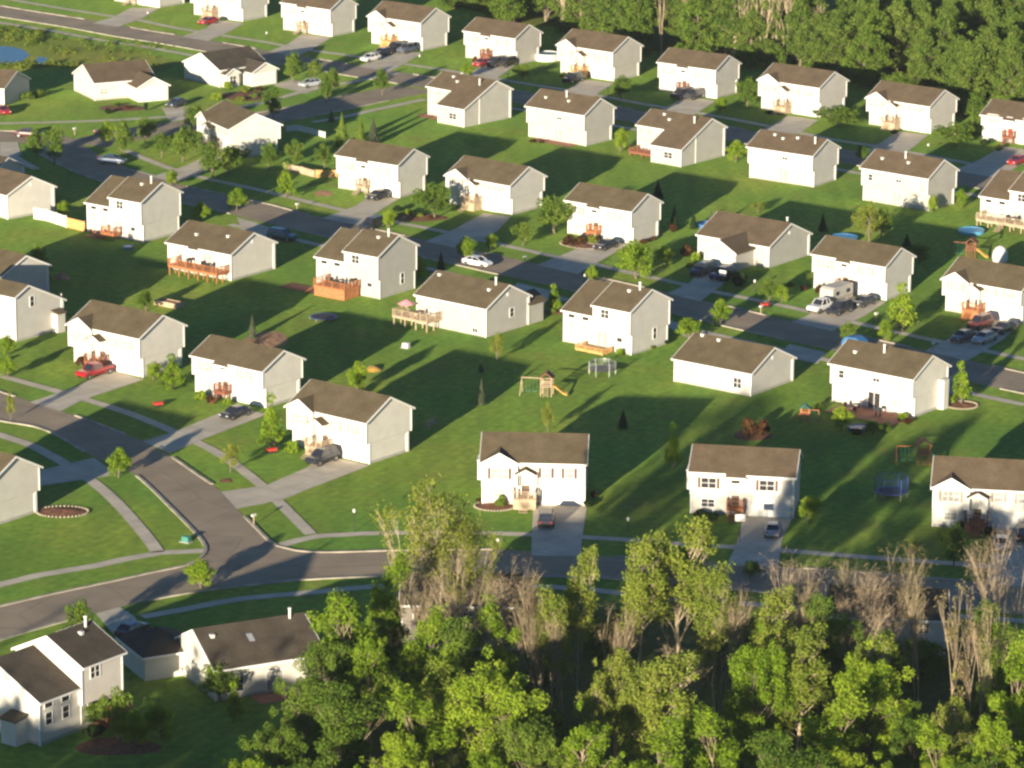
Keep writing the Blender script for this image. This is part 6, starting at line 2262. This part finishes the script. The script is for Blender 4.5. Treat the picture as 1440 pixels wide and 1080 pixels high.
def mailbox(px, py, label):
    o = thing('mailbox', px, py, -38, label, 'mailbox', 'mailboxes along the kerbs')
    mb = MB()
    mb.box(-.05, .05, -.05, .05, 0, 1.05)
    mb.build('post', M['wood_pale'], o)
    mb = MB()
    mb.prism([(-.14, 1.05), (.14, 1.05), (.14, 1.22), (.08, 1.3), (-.08, 1.3), (-.14, 1.22)], -.3, .3)
    mb.build('box', M['white'], o)


for x, y, lab in [(105, 190, 'mailbox at the left corner of the cross street'), (418, 297, 'mailbox by the kerb left of the shaded driveway'), (652, 350, 'mailbox beside the round tree near the white car'),
                  (229, 640, 'mailbox at the kerb of the half shaded driveway'), (1232, 452, 'mailbox at the walk before the large pointed tree'), (738, 372, 'mailbox at the middle kerb by the small dark tree'),
                  (357, 738, 'mailbox at the end of the corner driveway'), (1070, 442, 'mailbox by the kerb near the walk right of the ranch'), (1312, 494, 'mailbox at the crowded driveway'),
                  (650, 112, 'mailbox on the far street near the red car')]:
    mailbox(x, y, lab)

# utility boxes and bins
for x, y, m_, lab in [(262, 762, 'teal', 'green utility box on the verge at the inner street corner'), (571, 489, 'white', 'white bin on the shaded lawn below the parasol deck'),
                      (1208, 478, 'blue', 'blue bin showing behind the white two storey roof')]:
    o = thing('utility_box', x, y, -30, lab, 'box')
    mb = MB()
    mb.prism([(-.45, 0), (.45, 0), (.45, .55), (.38, .68), (-.38, .68), (-.45, .55)], -.32, .32)
    mb.build('cabinet', M[m_], o)
    mb = MB()
    mb.box(-.65, .65, -.5, .5, 0.0, 0.08)
    mb.build('pad', M['found'], o)


def fence(pts, hgt, mat, label, board=0.16, rail=True):
    P = [at(*p) for p in pts]
    o = empty('fence', P[0], 0, label, 'fence')
    mb = MB()
    for a, b in zip(P[:-1], P[1:]):
        a, b = a - P[0], b - P[0]
        L = (b - a).length
        t = (b - a).normalized()
        q = Vector((-t.y, t.x, 0)) * 0.02
        n = max(1, int(L / board))
        for i in range(n):
            u0, u1 = a.lerp(b, i / n), a.lerp(b, (i + .93) / n)
            z = hgt * (1 - 0.02 * (i % 2))
            mb.hexa([tuple((u0 - q).xy) + (0.05,), tuple((u1 - q).xy) + (0.05,), tuple((u1 + q).xy) + (0.05,), tuple((u0 + q).xy) + (0.05,)],
                    [tuple((u0 - q).xy) + (z,), tuple((u1 - q).xy) + (z,), tuple((u1 + q).xy) + (z,), tuple((u0 + q).xy) + (z,)])
        k = max(1, int(L / 2.4))
        for i in range(k + 1):
            u = a.lerp(b, i / k)
            if i == k and b is not P[-1] and (b + P[0] - P[-1]).length > .01:
                continue
            ps = MB()
            ps.box(u.x - .06, u.x + .06, u.y - .06, u.y + .06, 0, hgt + .1)
            ps.build('post', M[mat], o)
    mb.build('boards', M[mat], o)


fence([(48, 308), (66, 311), (93, 320)], 1.8, 'white', 'white privacy fence beside the cream gabled house')
fence([(94, 320), (119, 326)], 1.6, 'wood_gold', 'new wooden fence between the white fence and the split level house')
fence([(443, 250), (474, 250)], 1.3, 'wood_gold', 'short pale fence left of the white fronted house')
fence([(403, 185), (418, 184), (440, 189), (457, 194)], 1.0, 'white', 'low grey white fence in shadow below the cross street')
fence([(400, 240), (425, 245), (443, 250)], 1.2, 'wood_pale', 'shaded garden fence left of the short pale one')


def trampoline(px, py, r, label, net=None, pad='navy'):
    o = thing('trampoline', px, py, 0, label, 'trampoline')
    z = 0.85 if net else 0.4
    NH = 0.9 if net == 'steel' else 1.75
    mb = MB()
    mb.lathe([(0.01, z - .02), (r * .82, z - .02), (r * .82, z), (.01, z)], n=28)
    mb.build('mat', M['rubbermat'], o)
    mb = MB()
    mb.lathe([(r * .83, z + .02), (r, z + .03), (r * 1.02, z - .02), (r * .83, z - .03)], n=28)
    mb.build('pad', M[pad], o)
    n = 6
    for i in range(n):
        a = 2 * math.pi * i / n
        c, s = math.cos(a), math.sin(a)
        mb = MB()
        mb.tube((c * r, s * r, 0), (c * r, s * r, z), .03, n=6)
        mb.build('leg', M['steel'], o)
        if net:
            mb = MB()
            mb.tube((c * r * 1.04, s * r * 1.04, z * .3), (c * r * 1.04, s * r * 1.04, z + NH + .05), .04, n=6)
            mb.build('net_pole', M[net], o)
    if net:
        mb = MB()
        k = 48
        for i in range(k):
            a = 2 * math.pi * i / k
            c, s = math.cos(a), math.sin(a)
            mb.tube((c * r, s * r, z), (c * r, s * r, z + NH), .008, n=3, cap=False)
        for zz in (z + NH * .2, z + NH * .4, z + NH * .6, z + NH * .8, z + NH):
            for i in range(k):
                a, b = 2 * math.pi * i / k, 2 * math.pi * (i + 1) / k
                mb.tube((math.cos(a) * r, math.sin(a) * r, zz), (math.cos(b) * r, math.sin(b) * r, zz), .008 if zz < z + NH - .05 else .02, n=3, cap=False)
        mb.build('net', M[net], o)


trampoline(455, 449, 1.9, 'flat round trampoline on the sunlit lawn below the orange skirted deck')
trampoline(847, 527, 1.7, 'round trampoline beside the pine patio deck', net='steel', pad='black')
trampoline(1253, 700, 1.9, 'trampoline with blue padded net poles on the lawn left of the rightmost lower house', net='navy')


def playset(px, py, rz, wood, roof, slide, label, size=1.0, beam=2.6):
    o = thing('playset', px, py, rz, label, 'swing set')
    s = size
    mb = MB()
    for x in (-.7, .7):
        for y in (-.7, .7):
            mb.box(x * s - .05, x * s + .05, y * s - .05, y * s + .05, 0, 2.6 * s)
    mb.build('tower', M[wood], o)
    mb = MB()
    for i in range(8):
        a = -.75 * s + i * 1.5 * s / 8
        mb.box(a, a + 1.5 * s / 8 - .015, -.75 * s, .75 * s, 1.3 * s, 1.36 * s)
    for y in (-.72, .66):
        for zz in (1.5, 1.75, 2.0):
            mb.box(-.65 * s, .65 * s, y * s, (y + .06) * s, zz * s, (zz + .1) * s)
    mb.build('platform', M[wood], o)
    mb = MB()
    mb.prism([(-.95 * s, 2.45 * s), (0, 3.2 * s), (.95 * s, 2.45 * s), (.9 * s, 2.4 * s), (0, 3.1 * s), (-.9 * s, 2.4 * s)], -.85 * s, .85 * s)
    mb.build('canopy', M[roof], o)
    mb = MB()
    mb.tube((-.7 * s, 0, 2.25 * s), (-(beam + .7) * s, 0, 2.25 * s), .07 * s, n=8)
    e = -(beam + .7) * s
    mb.tube((e, 0, 2.25 * s), (e - .1, -1.0 * s, 0), .055 * s, n=6)
    mb.tube((e, 0, 2.25 * s), (e - .1, 1.0 * s, 0), .055 * s, n=6)
    mb.build('swing_beam', M[wood], o)
    for k in range(2):
        x = -(.7 + beam * (0.33 + 0.36 * k)) * s
        mb = MB()
        for d in (-.22, .22):
            mb.tube((x + d, 0, 2.2 * s), (x + d, 0.02, .5), .012, n=4)
        mb.box(x - .25, x + .25, -.1, .12, .46, .5)
        mb.build('swing', M['signal'], o)
    mb = MB()
    L = [(.75 * s, 1.36 * s), (1.3 * s, 1.05 * s), (2.2 * s, .35 * s), (2.7 * s, .2 * s)]
    for (xa, za), (xb, zb) in zip(L[:-1], L[1:]):
        mb.hexa([(xa, -.28, za - .04), (xa, .28, za - .04), (xb, .28, zb - .04), (xb, -.28, zb - .04)], [(xa, -.28, za), (xa, .28, za), (xb, .28, zb), (xb, -.28, zb)])
        for y in (-.3, .26):
            mb.hexa([(xa, y, za - .03), (xa, y + .04, za - .03), (xb, y + .04, zb - .03), (xb, y, zb - .03)], [(xa, y, za + .18), (xa, y + .04, za + .18), (xb, y + .04, zb + .18), (xb, y, zb + .18)])
    mb.build('slide', M[slide], o)
    mb = MB()
    for i in range(5):
        zz = .25 * (i + 1) * s
        mb.box(-.3, .3, -.8 * s - .3 + i * .06, -.8 * s - .24 + i * .06, zz, zz + .05)
    for x in (-.33, .29):
        mb.hexa([(x, -1.15 * s, 0), (x + .04, -1.15 * s, 0), (x + .04, -.75 * s, 1.36 * s), (x, -.75 * s, 1.36 * s)],
                [(x, -1.1 * s, 0), (x + .04, -1.1 * s, 0), (x + .04, -.7 * s, 1.36 * s), (x, -.7 * s, 1.36 * s)])
    mb.build('ladder', M[wood], o)


playset(769, 556, -10, 'wood_pale', 'wood_red', 'yellow', 'wooden swing set with yellow slide on the middle of the back lawns')
playset(1298, 652, 3, 'wood_orange', 'wood_orange', 'signal', 'orange swing set with its long beam to the left, near the rightmost lower house', beam=2.6)
playset(1132, 594, 170, 'wood_orange', 'teal', 'yellow', 'small orange play tower with green canopy in the shadow', size=.75, beam=1.6)
playset(1366, 362, -20, 'wood_red', 'wood_red', 'yellow', 'dark red swing set behind the white round tent', size=.95)
playset(60, 396, 20, 'wood_orange', 'teal', 'yellow', 'shaded play set with green canopy at the left', size=.75, beam=1.6)

# swimming pools, tarps
def pool(px, py, r, hgt, wall, label, water='pool_water'):
    o = thing('pool', px, py, 0, label, 'pool')
    mb = MB()
    mb.lathe([(r, 0), (r, hgt), (r - .08, hgt), (r - .08, 0.1)], n=28)
    mb.build('pool_wall', M[wall], o)
    mb = MB()
    mb.lathe([(0.01, hgt - .1), (r - .09, hgt - .1)], n=28)
    mb.build('water', M[water], o)


pool(769, 84, 2.3, 1.3, 'white', 'above ground pool with white wall between two far row houses')
pool(1208, 604, 1.4, .4, 'blue', 'blue paddling pool beside the patio', 'blue')
pool(993, 318, 1.6, .5, 'blue', 'small blue pool left of the ranch roof', 'blue')
pool(1366, 327, 2.0, .5, 'cyan', 'pale blue pool at the end of the long pale deck', 'cyan')
pool(1186, 338, 2.2, .6, 'blue', 'blue pool showing behind the camper house', 'cyan')
pool(180, 349, .8, .4, 'cyan', 'pale blue paddling pool by the split level house at the left', 'white')


def mound(px, py, a, b, h_, mat, label, name='flower_bed', cat='flower bed', rz=0, edge=None):
    o = thing(name, px, py, rz, label, cat)
    random.seed(int(px * 7 + py))
    v, f = [], []
    n, m = 24, 5
    for j in range(m + 1):
        t = j / m
        for i in range(n):
            w = 2 * math.pi * i / n
            k = t * (1 + .06 * math.sin(3 * w + px))
            v.append((a * k * math.cos(w), b * k * math.sin(w), h_ * (1 - t ** 2) + random.uniform(-.03, .03) * (t < 1) + .01))
    for j in range(m):
        for i in range(n):
            f.append((j * n + i, (j + 1) * n + i, (j + 1) * n + (i + 1) % n, j * n + (i + 1) % n))
    mb = MB()
    mb.add(v, f)
    mb.build('mulch_mound', M[mat], o)
    if edge:
        e = MB()
        for i in range(40):
            w = 2 * math.pi * i / 40
            x, y = a * 1.04 * math.cos(w), b * 1.04 * math.sin(w)
            e.lathe([(.02, .2), (.13, .14), (.16, 0)], c=(x, y, 0), n=6)
        e.build('stone_edging', M[edge], o)
    return o


mound(88, 720, 2.9, 2.1, .25, 'mulch', 'oval stone edged flower bed beside the cream gable at the left', edge='stone')
mound(592, 306, 4.0, 2.8, .15, 'mulch', 'planted front bed on the middle street')
mound(1058, 612, 2.4, 2.6, .12, 'mulch', 'mulched bed under the reddish brown bushes')
mound(166, 1050, 4.2, 2.6, .15, 'mulch', 'curved mulched bed near the bottom left house')
mound(345, 135, 4.5, 4.5, .15, 'mulch', 'sunny bed before the dark roofed ranch')
mound(172, 152, 4.2, 3.0, .12, 'mulch', 'bed before the cream ranch windows')
mound(815, 345, 3.2, 1.8, .15, 'mulch', 'edged bed under the red and orange shrubs', edge='stone', rz=-38)
mound(696, 712, 2.3, 1.9, .15, 'mulch', 'stone edged bed before the cream house bay', edge='stone')
mound(1300, 566, .1, .1, .01, 'mulch', 'x') if False else None
mound(1352, 570, 2.0, 1.9, .15, 'mulch', 'mulch ring round the bright columnar tree', edge='stone')
mound(783, 438, 1.9, 1.6, .12, 'mulch', 'mulch ring under the bright pointed tree')
mound(1085, 385, .1, .1, .01, 'mulch', 'x') if False else None
mound(87, 392, 1.3, 1.3, .9, 'soil', 'orange heap of soil lit by the sun at the left', name='soil_heap', cat='soil heap')
mound(524, 520, 1.2, 1.4, .5, 'yellow', 'small orange yellow play tent on the back lawn', name='play_tent', cat='tent')
mound(318, 676, .8, .9, .08, 'mulch', 'small red mulch ring round the thin yellowish tree')
mound(345, 322, .1, .1, .01, 'mulch', 'x') if False else None
mound(375, 478, 3.0, 4.5, .03, 'soil', 'bare earth patch on the lawn right of the pale spruce', name='earth_patch', cat='bare patch')
mound(455, 272, 1.5, 2.2, .05, 'soil', 'bare earth circle on the lawn left of the white fronted house', name='earth_patch', cat='bare patch')
mound(1300, 842, .1, .1, .01, 'mulch', 'x') if False else None

# raised wooden beds, benches, tables
def garden_box(px, py, rz, L, w_, h_, mat, label):
    o = thing('raised_bed', px, py, rz, label, 'raised bed')
    mb = MB()
    mb.box(-L / 2, L / 2, -w_ / 2, -w_ / 2 + .06, 0, h_)
    mb.box(-L / 2, L / 2, w_ / 2 - .06, w_ / 2, 0, h_)
    mb.box(-L / 2, -L / 2 + .06, -w_ / 2 + .061, w_ / 2 - .061, 0, h_)
    mb.box(L / 2 - .06, L / 2, -w_ / 2 + .061, w_ / 2 - .061, 0, h_)
    mb.build('boards', M[mat], o)
    mb = MB()
    mb.box(-L / 2 + .062, L / 2 - .062, -w_ / 2 + .062, w_ / 2 - .062, 0, h_ - .08)
    mb.build('earth', M['soil'], o)


garden_box(238, 430, -37, 4.2, 1.6, .7, 'wood_pale', 'long wooden raised bed between the deck house and the red pickup house')


def bench(px, py, rz, label):
    o = thing('garden_bench', px, py, rz, label, 'bench')
    mb = MB()
    for i in range(3):
        mb.box(-.95, .95, -.24 + i * .17, -.1 + i * .17, .42, .46)
    mb.build('seat', M['wood_pale'], o)
    mb = MB()
    for i in range(3):
        mb.box(-.95, .95, .3, .34, .55 + i * .16, .67 + i * .16)
    mb.build('backrest', M['wood_pale'], o)
    for sx in (-.85, .85):
        mb = MB()
        mb.box(sx - .04, sx + .04, -.22, .3, 0, .42)
        mb.box(sx - .04, sx + .04, .3, .36, .0, .95)
        mb.build('leg', M['wood_pale'], o)


bench(608, 600, 60, 'pale bench in the long shadow behind the corner house')
bench(1255, 548, 0, 'x') if False else None


def parasol(loc, z, r, mat, label, hgt=2.3):
    o = empty('parasol', (loc.x, loc.y, z), 0, label, 'parasol')
    mb = MB()
    mb.tube((0, 0, 0), (0, 0, hgt), .03, n=6)
    mb.build('pole', M['white'], o)
    mb = MB()
    mb.lathe([(0.01, hgt + .05), (r * .5, hgt - .2), (r, hgt - .55), (r * .98, hgt - .6)], n=8)
    mb.build('canopy', M[mat], o)


parasol(local('O', -0.4, -1.8), 1.5, 1.25, 'pink', 'pink and white parasol on the weathered deck', 2.1)
parasol(local('AAA', 9.6, -1.8), .4, 1.5, 'red', 'red parasol over the patio set of the bottom left house', 2.0)


def patio_set(loc, z, rz, mat, label, chairs=4):
    o = empty('patio_table', (loc.x, loc.y, z), RAD(rz), label, 'table')
    mb = MB()
    mb.lathe([(.01, .74), (.6, .74), (.6, .7), (.01, .7)], n=16)
    mb.build('table_top', M[mat], o)
    mb = MB()
    mb.tube((0, 0, 0), (0, 0, .7), .04, n=6)
    mb.lathe([(.01, .03), (.3, .02), (.3, 0)], n=10)
    mb.build('stand', M[mat], o)
    for i in range(chairs):
        a = RAD(rz) + 2 * math.pi * i / chairs + .4
        c = empty('patio_chair', (loc.x + 1.0 * math.cos(a), loc.y + 1.0 * math.sin(a), z), a - math.pi / 2,
                  'chair standing round the ' + label, 'chair', 'chairs round the ' + label)
        mb = MB()
        mb.box(-.24, .24, -.24, .24, .4, .45)
        mb.build('seat', M[mat], c)
        mb = MB()
        mb.box(-.24, .24, .24, .28, .45, .95)
        mb.build('backrest', M[mat], c)
        for sx in (-.2, .2):
            for sy in (-.2, .22):
                mb = MB()
                mb.box(sx - .02, sx + .02, sy - .02, sy + .02, 0, .4)
                mb.build('leg', M[mat], c)


patio_set(local('M', 8.5, -1.5), 1.5, 0, 'black', 'dark patio table on the raised orange deck')
patio_set(local('N', 5.2, -2.4), 1.5, 0, 'black', 'dark patio table on the skirted deck')
patio_set(local('T', 4.6, -2.4), .08, 0, 'black', 'dark patio table behind the white two storey house')
patio_set(local('QQ', 6.5, -1.9), 1.2, 0, 'black', 'dark patio table on the long pale deck')
patio_set(local('BBB', 7.0, -1.7), .08, 0, 'wood_pale', 'pale patio table behind the single storey house', 3)
patio_set(local('O', 1.4, -1.8), 1.5, 0, 'wood_pale', 'pale table on the weathered deck', 3)
patio_set(local('RR', 3.0, -1.3), .08, 0, 'wood_red', 'reddish table at the split level house at the left', 3)
# grills and planters
for k, x, y, z, lab in [('N', 7.4, -1.3, 1.5, 'covered black grill at the back of the skirted deck'), ('T', 8.6, -2.0, .08, 'black grill on the patio by the paddling pool'),
                        ('QQ', 9.5, -1.2, 1.2, 'black grill on the long pale deck'), ('M', 5.2, -1.2, 1.5, 'black grill on the raised orange deck')]:
    p = local(k, x, y)
    o = empty('grill', (p.x, p.y, z), RAD(-38), lab, 'grill')
    mb = MB()
    mb.prism([(-.35, .75), (.35, .75), (.35, .95), (.2, 1.12), (-.2, 1.12), (-.35, .95)], -.25, .25)
    mb.build('hood', M['black'], o)
    mb = MB()
    for sx in (-.3, .3):
        mb.box(sx - .03, sx + .03, -.2, .2, 0, .75)
    mb.box(-.7, -.36, -.2, .2, .72, .76)
    mb.build('cart', M['black'], o)

# white round tent at the right edge
o = thing('round_tent', 1406, 367, 0, 'white domed tent on the lawn at the right edge', 'tent')
mb = MB()
mb.lathe([(1.1, 0), (1.2, .8), (1.05, 1.5), (.7, 2.0), (.3, 2.25), (.01, 2.3)], n=20)
mb.build('canopy', M['white'], o, smooth=True)
mb = MB()
mb.box(-.4, .4, -1.28, -1.2, .0, 1.2)
mb.build('entrance_flap', M['white'], o)
# tarp over a boat on the lower kerb of the middle street
o = thing('covered_trailer', 1202, 492, -38, 'low trailer under a blue tarp on the street behind the white two storey house', 'trailer')
mb = MB()
mb.prism([(-1.6, .5), (1.6, .5), (1.5, 1.5), (.6, 1.9), (-1.0, 1.8), (-1.6, 1.2)], -.8, .8)
mb.build('tarp', M['blue'], o)
for sy in (-.75, .75):
    mb = MB()
    mb.tube((0, sy, .3), (0, sy + math.copysign(.15, sy), .3), .3, n=12)
    mb.build('wheel', M['rubber'], o)
# basketball hoops
for x, y, rz, lab in [(1040, 762, 0, 'basketball hoop at the orange steps driveway'), (868, 60, 0, 'x')][:1] + [(1018, 412, -38, 'basketball hoop at the shaded ranch driveway')]:
    o = thing('basketball_hoop', x, y, rz, lab, 'hoop')
    mb = MB()
    mb.tube((0, 0, 0), (0, 0, 2.9), .06, n=8)
    mb.build('pole', M['black'], o)
    mb = MB()
    mb.box(-.6, .6, -.45, -.41, 2.6, 3.4)
    mb.box(-.05, .05, -.41, 0.0, 2.85, 2.95)
    mb.build('backboard', M['white'], o)
    mb = MB()
    mb.lathe([(.22, 2.85), (.24, 2.86), (.24, 2.83), (.22, 2.83)], c=(0, -.72, 0), n=12)
    mb.build('rim', M['red'], o)
# red mower like ride-on toys / garden cart on lawns
for x, y, m_, lab in [(382, 637, 'red', 'red garden cart on the lawn left of the bush by the corner house'), (222, 572, 'red', 'red toy on the shaded lawn by the half shaded driveway'),
                      (137, 188, 'pink', 'pink toy cart on the street at the left'), (1076, 432, 'red', 'orange cone like toy cart by the walk right of the ranch')]:
    o = thing('garden_cart', x, y, 25, lab, 'cart')
    mb = MB()
    mb.prism([(-.55, .3), (.5, .3), (.65, .62), (-.6, .62)], -.35, .35)
    mb.build('tray', M[m_], o)
    for sx in (-.35, .35):
        for sy in (-.4, .34):
            mb = MB()
            mb.tube((sx, sy, .18), (sx, sy + .06, .18), .18, n=10)
            mb.build('wheel', M['rubber'], o)
    mb = MB()
    mb.tube((.6, 0, .4), (1.2, 0, .85), .02, n=5)
    mb.build('handle', M['black'], o)
